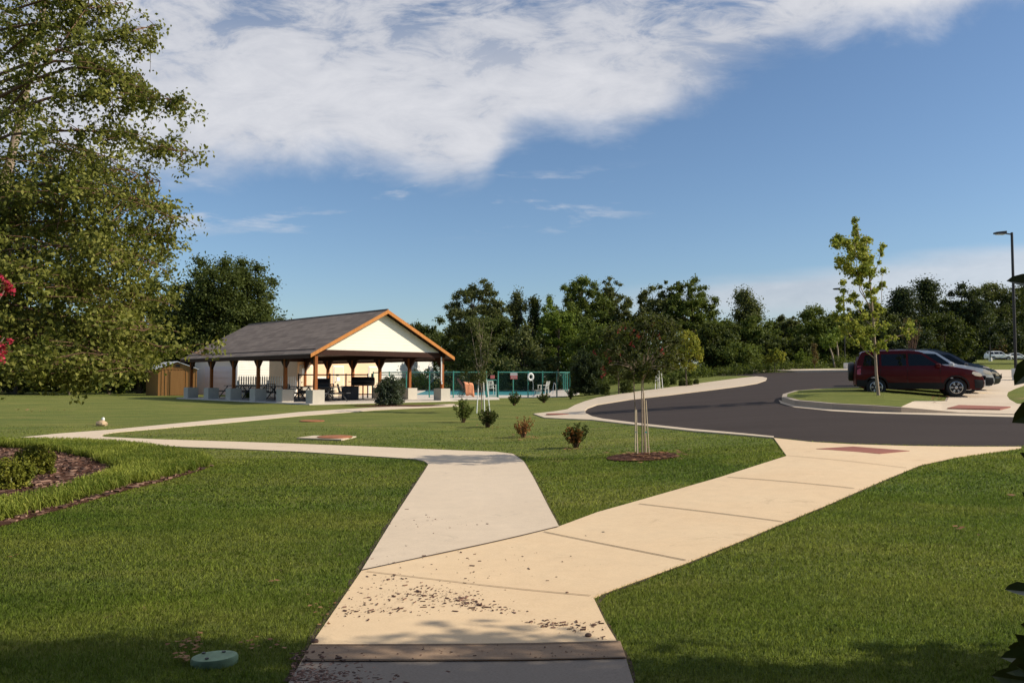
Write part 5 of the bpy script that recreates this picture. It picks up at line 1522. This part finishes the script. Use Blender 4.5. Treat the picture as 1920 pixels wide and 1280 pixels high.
def debris():
    r = np.random.default_rng(12); V = []
    def chip(x, y, s, dz):
        z = tz(x, y) + dz; a = r.uniform(0, PI); l = s * r.uniform(.6, 1.7); w = s * r.uniform(.3, .6); h = s * r.uniform(.2, .45)
        ca, sa = math.cos(a), math.sin(a); c = np.array([[-l, -w], [l, -w], [l, w], [-l, w]]) * r.uniform(.7, 1.1, (4, 1))
        q = [(x + u * ca - v * sa, y + u * sa + v * ca) for u, v in c]; tilt = r.uniform(-.3, .3) * h
        T = [np.array([q[i][0], q[i][1], z + h + (tilt if i < 2 else -tilt)]) for i in range(4)]; Bt = [np.array([p[0], p[1], z]) for p in q]
        V.append(T)
        for i in range(4): V.append([Bt[i], Bt[(i + 1) % 4], T[(i + 1) % 4], T[i]])
    blobs = [(735, 1088, 35, 8, 26), (800, 1115, 70, 14, 120), (850, 1125, 45, 12, 60), (880, 1135, 25, 7, 40), (850, 1140, 90, 14, 70), (700, 1120, 60, 25, 55), (670, 1150, 45, 16, 45), (735, 1148, 35, 5, 22), (905, 1140, 30, 6, 30), (960, 1150, 30, 6, 18),
             (1010, 1172, 30, 6, 24), (1040, 1177, 22, 5, 26), (1080, 1180, 35, 9, 40), (1120, 1175, 18, 5, 14), (1130, 1203, 16, 5, 12), (830, 975, 80, 14, 22), (770, 985, 60, 12, 12), (820, 1050, 200, 25, 26), (900, 1090, 160, 40, 40), (990, 1050, 120, 30, 12)]
    for cx, cy, sx, sy, n in blobs:
        for _ in range(int(n * 1.25)):
            x, y = cx + r.normal(0, sx * .55), cy + r.normal(0, sy * .6)
            if y > 1212: continue
            p = gp(x, y); chip(p.x, p.y, r.choice([.003, .005, .009, .014], p=[.35, .35, .2, .1]), .018)
    for _ in range(900):                       # the thick heap at the bottom left of the slab
        x = 545 + abs(r.normal(0, 75)); y = 1292 - abs(r.normal(0, 24))
        if y < 1222 + (x - 545) * .12 or y > 1330: continue
        p = gp(x, y); chip(p.x, p.y, r.uniform(.005, .013), .026 if y < 1247 else .016)
    for _ in range(70):
        p = gp(r.uniform(600, 1150), r.uniform(1216, 1243)); chip(p.x, p.y, r.uniform(.002, .006), .026)
    bp = np.array(bed)
    for _ in range(9000):
        x, y = r.uniform(max(-13, bp[:, 0].min()), bp[:, 0].max()), r.uniform(bp[:, 1].min(), bp[:, 1].max())
        if inside(bed, [x], [y])[0]: chip(x, y, r.uniform(.02, .055), .012)
    tag(quads('bark_chips', np.array(V), M['chips']), 'brown bark chips scattered over the near path slabs and the mulch bed', 'bark chips', kind='stuff')
    V2 = []
    def chip2(px, py, n, sx, sy, s):
        for _ in range(n):
            p = gp(px + r.normal(0, sx), py + r.normal(0, sy)); z = p.z + .03; a = r.uniform(0, PI); l = s * r.uniform(.6, 1.4)
            V2.append([np.array([p.x + l * math.cos(a + k) , p.y + l * .7 * math.sin(a + k), z + r.uniform(0, .5) * l]) for k in (0, 1.5, 3.1, 4.6)])
    chip2(26, 1049, 2, 6, 2, .03); chip2(510, 1097, 2, 5, 2, .025); chip2(1895, 935, 3, 4, 2, .05); chip2(1270, 836, 1, 2, 1, .05); chip2(1797, 994, 3, 8, 3, .03); chip2(1835, 1010, 1, 2, 1, .02); chip2(355, 1215, 24, 18, 8, .016); chip2(345, 1240, 18, 14, 8, .016); chip2(480, 1212, 16, 30, 10, .014); chip2(600, 1150, 14, 12, 18, .014)
    chip2(1210, 855, 120, 34, 5, .045); chip2(981, 823, 26, 18, 3, .04); chip2(1085, 843, 14, 16, 2, .04); chip2(915, 802, 12, 16, 2, .04); chip2(80, 770, 20, 30, 2, .05)
    chip2(1640, 738, 60, 60, 4, .05); chip2(1760, 748, 26, 12, 3, .06)
    for v in V2:
        pass
    tag(quads('fallen_leaves', np.array(V2), M['fallen']), 'scattered dry leaves and wood bits lying on the grass', 'dry leaves', kind='stuff')
debris()

# holly bed mulch under the round bush
def disc_patch(px, D, rx, ry, label):
    p = gx(px, D); m = MB(); n = 26; r = np.random.default_rng(int(px))
    pts = [(rx * math.cos(2 * PI * k / n) * r.uniform(.85, 1.15), ry * math.sin(2 * PI * k / n) * r.uniform(.85, 1.15)) for k in range(n)]
    vs = [(p.x + a, p.y + b, tz(p.x + a, p.y + b) + .018) for a, b in pts] + [(p.x, p.y, tz(p.x, p.y) + .03)]
    m.add(vs, [(k, (k + 1) % n, n) for k in range(n)]); return tag(m.build('mulch_patch', M['mulch']), kind='structure')
disc_patch(752, 36.6, 2.0, 1.3, '')
disc_patch(1765, 27.0, .55, 1.2, '') if False else None

# ------------------------------------------------------------------ lamp posts
def lamp_post(px, D, top, arm, label, head=True, r0=.09):
    b = gx(px, D); H = at(px, top, D).z - b.z
    t = thing('lamp_post', label, 'street lamp', b, 0, 'dark car park lamp posts')
    MB().lathe([(.24, 0), (.24, .5), (.22, .55), (.1, .55)], 16).build('base', M['pvc'], t, True)
    MB().tube([Vector((0, 0, .4)), Vector((0, 0, H))], [r0, r0 * .85], 10).build('pole', M['bronze'], t, True)
    if head:
        MB().bar((0, 0, H - .12), (arm * .45, 0, H - .05), .07).build('arm', M['bronze'], t)
        h = MB(); x0 = arm * .4; x1 = arm
        h.prism([(x0, -.2, H - .12), (x1, -.16, H - .08), (x1, -.16, H + .02), (x0, -.2, H + .08)], (0, .38, 0)); hd = h.build('lamp_head', M['bronze'], t, bevel=.01)
        MB().box(((x0 + x1) / 2, -.01, H - .125), (abs(x1 - x0) * .8, .30, .02), Matrix.Rotation(0, 3, 'Z')).build('lens', M['lamp_glass'], hd)
    return t
lamp_post(1904, 50, 436, -1.05, 'tallest dark lamp post at the right edge with arm pointing left')
lamp_post(1584, 88, 541, -1.1, 'dark lamp post behind the left side of the maple')
lamp_post(1857, 120, 600, -.6, 'thin grey pole in front of the dark trees above the far white car', True, .07)
def planter(px, D, w, h, label):
    b = gx(px, D); t = thing('concrete_planter', label, 'planter', b, 0, 'round pale concrete drums')
    MB().lathe([(w * .94, 0), (w, .05), (w, h - .06), (w * .96, h), (w * .86, h), (w * .84, h - .08)], 26).build('drum', M['pvc'], t, True)
    MB().lathe([(w * .84, h - .14), (w * .3, h - .05)], 18).build('soil', M['mulch'], t, True)
planter(1590, 68, .36, .62, 'small pale concrete drum on the verge left of the red car')
planter(1921, 45, .62, .62, 'large pale concrete drum on the grass at the right edge')

# ------------------------------------------------------------------ cars
def fill2d(poly, step):
    xs = [p[0] for p in poly]; ys = [p[1] for p in poly]
    pts = list(poly); n = len(poly)
    X, Y = np.meshgrid(np.arange(min(xs), max(xs), step), np.arange(min(ys), max(ys), step * .8))
    X = X.ravel() + 1e-4; Y = Y.ravel() + 1e-4; k = inside(poly, X, Y)
    for x, y in zip(X[k], Y[k]):
        if min((x - a) ** 2 + (y - b) ** 2 for a, b in poly) > (step * .35) ** 2: pts.append((float(x), float(y)))
    vo, eo, fo, *_ = delaunay_2d_cdt([Vector(p) for p in pts], [(i, (i + 1) % n) for i in range(n)], [list(range(n))], 1, 1e-5)
    return [tuple(v) for v in vo], fo
def arch(cx, r, z0, n=9):
    a0 = math.asin(max(-1, min(1, (z0 - .34) / r)))
    return [(cx + r * math.cos(a), .34 + r * math.sin(a)) for a in np.linspace(a0, PI - a0, n)]
def car(kind, loc, rz, paint, label, cat, spare=False, S=1.0, group='cars parked in the bays'):
    t = thing('parked_car', label, cat, loc, rz, group); t.scale = (S, S, S)
    P = {
     'suv': dict(top=[(-2.06, .42), (-2.08, .72), (-2.05, 1.05), (-1.98, 1.38), (-1.86, 1.62), (-1.68, 1.675), (-.9, 1.69), (-.15, 1.68), (.16, 1.62), (.48, 1.38), (.82, 1.13), (1.30, 1.05), (1.78, .95), (2.03, .82), (2.12, .66), (2.16, .50), (2.12, .34), (1.98, .27)],
                 belt=1.06, W=.89, ax=(-1.38, 1.24), ws=((.16, 1.62), (.82, 1.13)), win=[[(-1.82, 1.12), (-1.28, 1.12), (-1.28, 1.54), (-1.74, 1.52)], [(-1.19, 1.12), (-.36, 1.12), (-.36, 1.56), (-1.19, 1.55)], [(-.29, 1.12), (.66, 1.13), (.14, 1.54), (-.29, 1.57)]], rear=((-2.03, 1.14), (-1.89, 1.56))),
     'sedan': dict(top=[(-2.28, .40), (-2.30, .70), (-2.24, .96), (-1.75, 1.05), (-1.15, 1.34), (-.6, 1.44), (0, 1.45), (.35, 1.40), (1.15, 1.02), (1.7, .92), (2.15, .78), (2.30, .60), (2.33, .42), (2.25, .28), (2.05, .22)],
                 belt=.95, W=.88, ax=(-1.38, 1.38), ws=((.35, 1.40), (1.15, 1.02)), win=[[(-1.42, 1.02), (-.45, 1.00), (-.45, 1.34), (-1.02, 1.30)], [(-.37, 1.00), (.92, 1.01), (.28, 1.34), (-.37, 1.36)]], rear=((-1.70, 1.08), (-1.18, 1.32))),
     'van': dict(top=[(-2.45, .42), (-2.48, .80), (-2.40, 1.20), (-2.25, 1.65), (-2.0, 1.74), (-1, 1.78), (0, 1.77), (.45, 1.70), (1.30, 1.15), (1.75, 1.03), (2.2, .90), (2.42, .70), (2.46, .48), (2.36, .30), (2.15, .25)],
                 belt=1.08, W=.95, ax=(-1.48, 1.48), ws=((.45, 1.70), (1.30, 1.15)), win=[[(-2.2, 1.16), (-1.15, 1.14), (-1.15, 1.58), (-2.1, 1.56)], [(-1.07, 1.14), (-.15, 1.14), (-.15, 1.60), (-1.07, 1.60)], [(-.07, 1.14), (1.08, 1.15), (.42, 1.60), (-.07, 1.62)]], rear=((-2.38, 1.22), (-2.26, 1.6))),
    }[kind]
    top = P['top']; z0 = .27; W0 = P['W']; belt = P['belt']; xr, xf = top[0][0], max(p[0] for p in top)
    # round the profile a little
    tp = [top[0]]
    for i in range(1, len(top) - 1):
        a, b, c = top[i - 1], top[i], top[i + 1]
        tp += [(b[0] + (a[0] - b[0]) * .18, b[1] + (a[1] - b[1]) * .18), (b[0] + (c[0] - b[0]) * .18, b[1] + (c[1] - b[1]) * .18)]
    tp.append(top[-1])
    r = .385
    poly = tp + arch(P['ax'][1], r, z0) + arch(P['ax'][0], r, z0)
    def hw(x, z):
        w = W0
        if z > belt: w -= (z - belt) * .30 + .015
        if z < .5: w -= (.5 - z) * .12
        w += .02 * math.exp(-((z - .78) / .12) ** 2)
        for e, s in ((xf, 1), (xr, -1)):
            d = (x - (e - s * .75)) * s / .75
            if d > 0: w -= (.17 if s > 0 else .10) * d * d
        return w
    V2, F2 = fill2d(poly, .14)
    m = MB(); n = len(V2)
    for sg in (-1, 1):
        m.add([(x, sg * hw(x, z), z) for x, z in V2], [f[::-1] if sg > 0 else f for f in F2])
    K = 8; vs = []; N = len(poly)
    for x, z in poly:
        w = hw(x, z)
        for k in range(K + 1):
            q = -1 + 2 * k / K; cam = (.035 if z > .8 else 0) * (1 - q * q); bx = 0
            if x > xf - .35 or x < xr + .3: bx = (.10 if x > 0 else -.05) * (1 - q * q) * (1 if .3 < z < 1.3 else .3)
            vs.append((x + bx, q * w, z + cam))
    fs = [(i * (K + 1) + k, ((i + 1) % N) * (K + 1) + k, ((i + 1) % N) * (K + 1) + k + 1, i * (K + 1) + k + 1) for i in range(N) for k in range(K)]
    m.add(vs, [f[::-1] for f in fs])
    body = m.build('body', M[paint], t, True)
    def side(poly_, name, mt, off, sides=(-1, 1), parent=None):
        V, Fs = fill2d(poly_, .12)
        for sg in sides:
            q = MB(); q.add([(x, sg * (hw(x, z) + off), z) for x, z in V], [f if sg < 0 else f[::-1] for f in Fs]); q.build(name, M[mt], parent or t, True)
    for w_ in P['win']: side(w_, 'side_window', 'glass', .006)
    def across(a, b, name, mt, f=.86, off=.008, n=4):
        q = MB(); vv = []; d = Vector((b[0] - a[0], 0, b[1] - a[1])).normalized(); nn = Vector((-d.z, 0, d.x)); 
        if nn.z < 0: nn = -nn
        for i in range(n + 1):
            x = a[0] + (b[0] - a[0]) * i / n; z = a[1] + (b[1] - a[1]) * i / n; w = hw(x, z) * f
            for k in range(K + 1):
                s = -1 + 2 * k / K; vv.append(Vector((x, s * w, z + .035 * (1 - (s * f) ** 2))) + nn * off)
        q.add(vv, [(i * (K + 1) + k, i * (K + 1) + k + 1, (i + 1) * (K + 1) + k + 1, (i + 1) * (K + 1) + k) for i in range(n) for k in range(K)]); return q.build(name, M[mt], t, True)
    a, b = P['ws']; lerp = lambda s: (a[0] + (b[0] - a[0]) * s, a[1] + (b[1] - a[1]) * s)
    across(lerp(.06), lerp(.94), 'windscreen', 'screen')
    a, b = P['rear']; across((a[0] - .01, a[1]), (b[0] - .01, b[1]), 'rear_window', 'glass', .8, .02)
    hz = .78 if kind == 'suv' else .70
    side([(xf - .42, hz + .05), (xf - .38, hz + .13), (xf - .16, hz + .08), (xf - .08, hz - .02), (xf - .12, hz - .06), (xf - .30, hz - .03)], 'headlight', 'lamp_clear', .012)
    side([(xr + .03, .80), (xr + .05, 1.12), (xr + .18, 1.12), (xr + .16, .80)], 'tail_light', 'lamp_red', .01)
    # lower trim band, door gaps, arches
    side([(xf - .32, .30), (xf - .34, .62), (xf - .04, .60), (xf - .02, .40), (xf - .10, .30)], 'bumper', 'trim' if kind == 'suv' else paint, .012)
    side([(P['ax'][0] + .42, .28), (P['ax'][0] + .42, .50), (P['ax'][1] - .42, .50), (P['ax'][1] - .42, .28)], 'sill', 'trim', .010)
    for x in ((-1.23, -.325, .74) if kind == 'suv' else (-1.12, -.18, .92) if kind != 'sedan' else (-1.2, -.41, .95)):
        side([(x - .006, .43), (x + .006, .43), (x + .006, belt - .01), (x - .006, belt - .01)], 'door_gap', 'black', .004)
    for x in (-1.08, -.19): side([(x, .93), (x + .18, .93), (x + .18, .965), (x, .965)], 'door_handle', paint, .03)
    for ax in P['ax']:
        outer = [(ax + (r + .045) * math.cos(q), .34 + (r + .045) * math.sin(q)) for q in np.linspace(-.1, PI + .1, 14)]; inner = [(ax + r * math.cos(q), .34 + r * math.sin(q)) for q in np.linspace(PI + .1, -.1, 14)]
        side(outer + inner, 'wheel_arch', 'trim' if kind == 'suv' else paint, .014)
    side([(xr + .02, .36), (xr + .01, .60), (xr + .38, .60), (xr + .38, .36)], 'bumper', 'trim' if kind == 'suv' else paint, .012)
    # grille and plate
    g = MB(); g.box((xf + .075, 0, hz - .10), (.05, .95, .16)); g.build('grille', M['trim'], t, bevel=.02)
    for sg in (-1, 1):
        q = MB(); q.box(((.66 if kind == 'suv' else .86) if kind != 'van' else 1.05, sg * (W0 + .06), belt + .06), (.16, .20, .15)); q.build('mirror', M[paint], t, bevel=.04)
    for ax in P['ax']:
        for sg in (-1, 1):
            mt = Matrix.Translation((ax, sg * (W0 - .105), .335)) @ Matrix.Rotation(R(90 if sg > 0 else -90) * -1, 4, 'X')
            w = MB(); w.lathe([(.20, -.10), (.30, -.105), (.335, -.07), (.335, .07), (.30, .105), (.215, .10)], 28, mt); ty = w.build('wheel', M['tyre'], t, True)
            ri = MB(); ri.lathe([(.215, .0), (.218, .10), (.20, .105), (.19, .06), (.05, .055)], 28, mt)
            for k in range(6):
                a = 2 * PI * k / 6
                for da in (-.13, .13):
                    p0 = mt @ Vector((.05 * math.cos(a), .05 * math.sin(a), .085)); p1 = mt @ Vector((.20 * math.cos(a + da), .20 * math.sin(a + da), .098)); ri.bar(p0, p1, .022)
            ri.lathe([(.06, .06), (.055, .10), (.01, .105)], 14, mt); ri.build('rim', M['rim'], ty, True)
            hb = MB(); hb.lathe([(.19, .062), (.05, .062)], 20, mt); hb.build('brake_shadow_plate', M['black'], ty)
    if spare:
        mt = Matrix.Translation((xr - .12, .05, .92)) @ Matrix.Rotation(R(-90), 4, 'Y')
        s = MB(); s.lathe([(.10, -.11), (.34, -.10), (.36, -.05), (.36, .06), (.32, .11), (.05, .115)], 28, mt); s.build('spare_wheel_cover', M['black'], t, True)
        for sg in (-.62, .62): MB().tube([Vector((-1.5, sg, 1.70)), Vector((-1.3, sg, 1.745)), Vector((-.1, sg, 1.745)), Vector((.1, sg, 1.71))], .016, 6).build('roof_rail', M['trim'], t, True)
    return t
h0 = R(-20)
fwd = Vector((math.cos(h0), math.sin(h0), 0)); side_v = Vector((-math.sin(h0), math.cos(h0), 0))
base_c = gx(1714, 30.0)
def bay(k, shift):
    p = base_c + side_v * (2.75 * k) + fwd * shift; p.z = tz(p.x, p.y) - .02; return p
car('suv', bay(0, 0), h0, 'car_red', 'dark red sport utility car with spare wheel cover at the back', 'car', True)
car('suv', bay(1, .85), h0, 'car_white', 'white car parked just beyond the dark red one', 'car')
car('van', bay(2, 1.5), h0, 'car_grey', 'dark grey minivan parked just beyond the white car', 'car', S=.93)
car('suv', bay(3.2, 1.9), h0, 'car_black', 'black car furthest in the row, only its roof showing', 'car', S=1.03)
w = gx(1872, 141); w.z = tz(w.x, w.y)
car('suv', w, R(0), 'car_white', 'white sport utility car parked far away under the dark trees', 'car')
w = gx(1903, 144); w.z = tz(w.x, w.y)
car('sedan', w, R(0), 'car_white', 'white saloon parked far away right of the white utility car', 'car')

# ------------------------------------------------------------------ an added house behind the camera, shaped to shade the foreground
def house():
    t = thing('house', 'added unseen brick house with flat porch roof, shaped to shade the foreground', 'house', (5.2, 2.55, 0), 0)
    MB().box((5.0, -4.0, 2.2), (9.6, 9.6, 4.4)).build('wall', M['brick'], t)
    MB().box((-7.3, -6.3, 2.6), (15, 5, 5.2)).build('wall', M['brick'], t)
    MB().prism([(-15, -4.0, 3.2), (-15, -1.5, 3.05), (.18, -1.5, 3.05), (.18, -4.0, 3.2)], (0, 0, .18)).build('sky_blocking_porch_roof', M['beam'], t)  # added overhead to keep sky light off the foreground
    for x in (-14.5, -10.5): MB().box((x, -1.7, 1.5), (.18, .18, 3.1)).build('added_porch_post', M['white'], t)
    MB().prism([(0, .9, 4.3), (10, .9, 4.3), (10, -4, 6.6), (0, -4, 6.6)], (0, 0, .15)).build('roof', M['shingle'], t)
    MB().prism([(10, -9, 4.3), (0, -9, 4.3), (0, -4, 6.6), (10, -4, 6.6)], (0, 0, .15)).build('roof', M['shingle'], t)
house()
# ------------------------------------------------------------------ sky, sun, camera
SUN_AZ = R(-8)        # angle from +x towards +y
SUN_EL = R(33)
sd = Vector((math.cos(SUN_AZ) * math.cos(SUN_EL), math.sin(SUN_AZ) * math.cos(SUN_EL), math.sin(SUN_EL)))
lt = bpy.data.lights.new('sun', 'SUN'); lt.energy = 5.0; lt.angle = R(0.53); lt.color = (1.0, 0.90, 0.74)
so = bpy.data.objects.new('sun', lt); COL.objects.link(so)
so.rotation_euler = (-sd).to_track_quat('-Z', 'Y').to_euler()
wd = bpy.data.worlds.new('World'); scene.world = wd; wd.use_nodes = True
nt = wd.node_tree; N = nt.nodes; Lk = nt.links
bg = N['Background']
def nn(kind, **k):
    x = N.new(kind)
    for a, b in k.items(): setattr(x, a, b)
    return x
def mth(op, a, b=None, c=None, clamp=False):
    x = nn('ShaderNodeMath', operation=op, use_clamp=clamp)
    for i, v in enumerate((a, b, c)):
        if v is None: continue
        if hasattr(v, 'links'): Lk.new(v, x.inputs[i])
        else: x.inputs[i].default_value = v
    return x.outputs[0]
sky = nn('ShaderNodeTexSky', sky_type='NISHITA', sun_disc=False, sun_elevation=SUN_EL, sun_rotation=PI / 2 - SUN_AZ, air_density=1.0, dust_density=0.6, ozone_density=2.0)
tc = nn('ShaderNodeTexCoord'); sp = nn('ShaderNodeSeparateXYZ'); Lk.new(tc.outputs['Generated'], sp.inputs[0])
X, Y, Z = sp.outputs
ay = mth('MAXIMUM', mth('ABSOLUTE', Y), 0.05)
U = mth('DIVIDE', X, ay); V = mth('DIVIDE', Z, ay)
zc = mth('MAXIMUM', Z, 0.04)
cx = mth('DIVIDE', X, zc); cy = mth('DIVIDE', Y, zc)
cb = nn('ShaderNodeCombineXYZ'); Lk.new(cx, cb.inputs[0]); Lk.new(cy, cb.inputs[1])
cu = nn('ShaderNodeCombineXYZ'); Lk.new(U, cu.inputs[0]); Lk.new(V, cu.inputs[1])
def wnoise(vec, scale, detail, rough=.55, dist=0.0, sc=(1, 1, 1), rot=0, loc=(0, 0, 0)):
    mp = nn('ShaderNodeMapping'); mp.inputs['Scale'].default_value = sc; mp.inputs['Rotation'].default_value = (0, 0, rot); mp.inputs['Location'].default_value = loc
    Lk.new(vec.outputs[0] if hasattr(vec, 'outputs') else vec, mp.inputs[0])
    n = nn('ShaderNodeTexNoise'); n.inputs['Scale'].default_value = scale; n.inputs['Detail'].default_value = detail; n.inputs['Roughness'].default_value = rough; n.inputs['Distortion'].default_value = dist
    Lk.new(mp.outputs[0], n.inputs['Vector']); return n.outputs[0]
def curve(val, lo, hi, pts):
    mr = nn('ShaderNodeMapRange'); mr.inputs[1].default_value = lo; mr.inputs[2].default_value = hi; Lk.new(val, mr.inputs[0])
    fc = nn('ShaderNodeFloatCurve'); c = fc.mapping.curves[0]
    p0 = [((u - lo) / (hi - lo), v) for u, v in pts]
    c.points[0].location = p0[0]; c.points[1].location = p0[-1]
    for p in p0[1:-1]: c.points.new(*p)
    fc.mapping.update(); Lk.new(mr.outputs[0], fc.inputs['Value']); return fc.outputs[0]
def smooth(val, a, b):
    m = nn('ShaderNodeMapRange', interpolation_type='SMOOTHSTEP'); m.inputs[1].default_value = a; m.inputs[2].default_value = b; Lk.new(val, m.inputs[0]); return m.outputs[0]
# lower rim of the big cloud sheet
rim = curve(U, -1.0, 1.0, [(-1.0, .20), (-.64, .235), (-.45, .25), (-.22, .262), (-.15, .252), (-.10, .236), (-.04, .240), (.0, .284), (.06, .300), (.13, .308), (.19, .330), (.30, .378), (.45, .425), (.62, .465), (1.0, .56)])
n1 = wnoise(cu, 5.0, 7, .60, .3, (1, 1.9, 1), R(-14))
n2 = wnoise(cu, 13.0, 9, .66, .5, (.8, 2.0, 1), R(-20))
n3 = wnoise(cu, 2.2, 4, .5, .2, (1, 1.7, 1), R(-14), (3.1, .7, 0))
edge = mth('ADD', mth('SUBTRACT', V, rim), mth('MULTIPLY', mth('SUBTRACT', n1, .5), .13))
mass = smooth(edge, -.015, .055)
br_ = mth('ADD', mth('MULTIPLY', mth('SUBTRACT', n2, .18), .8), mth('ADD', mth('MULTIPLY', n1, .5), mth('MULTIPLY', n3, .55)))
# gaps of blue towards the top
topg = smooth(V, .38, .52)
dens_ = smooth(mth('SUBTRACT', br_, mth('MULTIPLY', topg, .045)), .47, .77)
dens_ = mth('MAXIMUM', dens_, mth('MULTIPLY', mth('SUBTRACT', 1.0, topg), .80))
big = mth('MULTIPLY', mass, dens_)
# low band at the right
bl = mth('ADD', mth('MULTIPLY', U, .095), .108)
b1 = smooth(mth('ADD', mth('SUBTRACT', bl, V), mth('MULTIPLY', mth('SUBTRACT', wnoise(cu, 4, 5, .5, .1, (.6, 5, 1)), .5), .05)), -.004, .028)
b2 = smooth(V, .055, .10)
b3 = smooth(U, -.02, .30)
band_ = mth('MULTIPLY', mth('MULTIPLY', b1, b2), mth('MULTIPLY', b3, .72))
# thin wisps
n4 = wnoise(cu, 6.0, 6, .6, .2, (1, 4.5, 1), R(-3), (1.3, 2.2, 0))
wz = mth('MULTIPLY', smooth(V, .17, .20), mth('SUBTRACT', 1.0, smooth(V, .235, .28)))
wisp = mth('MULTIPLY', mth('MULTIPLY', smooth(n4, .53, .68), wz), mth('MULTIPLY', mth('SUBTRACT', 1.0, smooth(U, .05, .25)), .55))
cl = mth('MAXIMUM', mth('MAXIMUM', big, band_), wisp, clamp=True)
cl = mth('MULTIPLY', cl, mth('MULTIPLY', smooth(Y, -.15, .1), .93))
# clouds: soft grey relief on white
relief = smooth(mth('ADD', mth('MULTIPLY', n3, .45), mth('ADD', mth('MULTIPLY', n1, .35), mth('MULTIPLY', n2, .35))), .42, .74)
mc = nn('ShaderNodeMix', data_type='RGBA'); Lk.new(relief, mc.inputs[0]); mc.inputs[6].default_value = (.50, .52, .58, 1); mc.inputs[7].default_value = (.74, .74, .77, 1)
sk = nn('ShaderNodeMix', data_type='RGBA', blend_type='MULTIPLY'); sk.inputs[0].default_value = 1; Lk.new(sky.outputs[0], sk.inputs[6])
SKS = 0.108
sk.inputs[7].default_value = (SKS * 0.86, SKS * 0.96, SKS * 1.06, 1)
mx = nn('ShaderNodeMix', data_type='RGBA'); Lk.new(cl, mx.inputs[0]); Lk.new(sk.outputs[2], mx.inputs[6]); Lk.new(mc.outputs[2], mx.inputs[7])
Lk.new(mx.outputs[2], bg.inputs[0]); bg.inputs[1].default_value = 1.0

cam = bpy.data.cameras.new('camera'); co = bpy.data.objects.new('camera', cam); COL.objects.link(co)
cam.sensor_width = 36; cam.lens = 36 * F / 1920; cam.clip_start = .1; cam.clip_end = 2000
co.location = (0, 0, CAMZ); co.rotation_euler = (R(90) + PITCH, 0, 0)
scene.camera = co
scene.view_settings.view_transform = 'Standard'; scene.view_settings.look = 'None'
scene.view_settings.exposure = 0.08; scene.view_settings.gamma = 1
scene.render.resolution_x = 1024; scene.render.resolution_y = 682
scene.cycles.max_bounces = 5; scene.cycles.transparent_max_bounces = 12
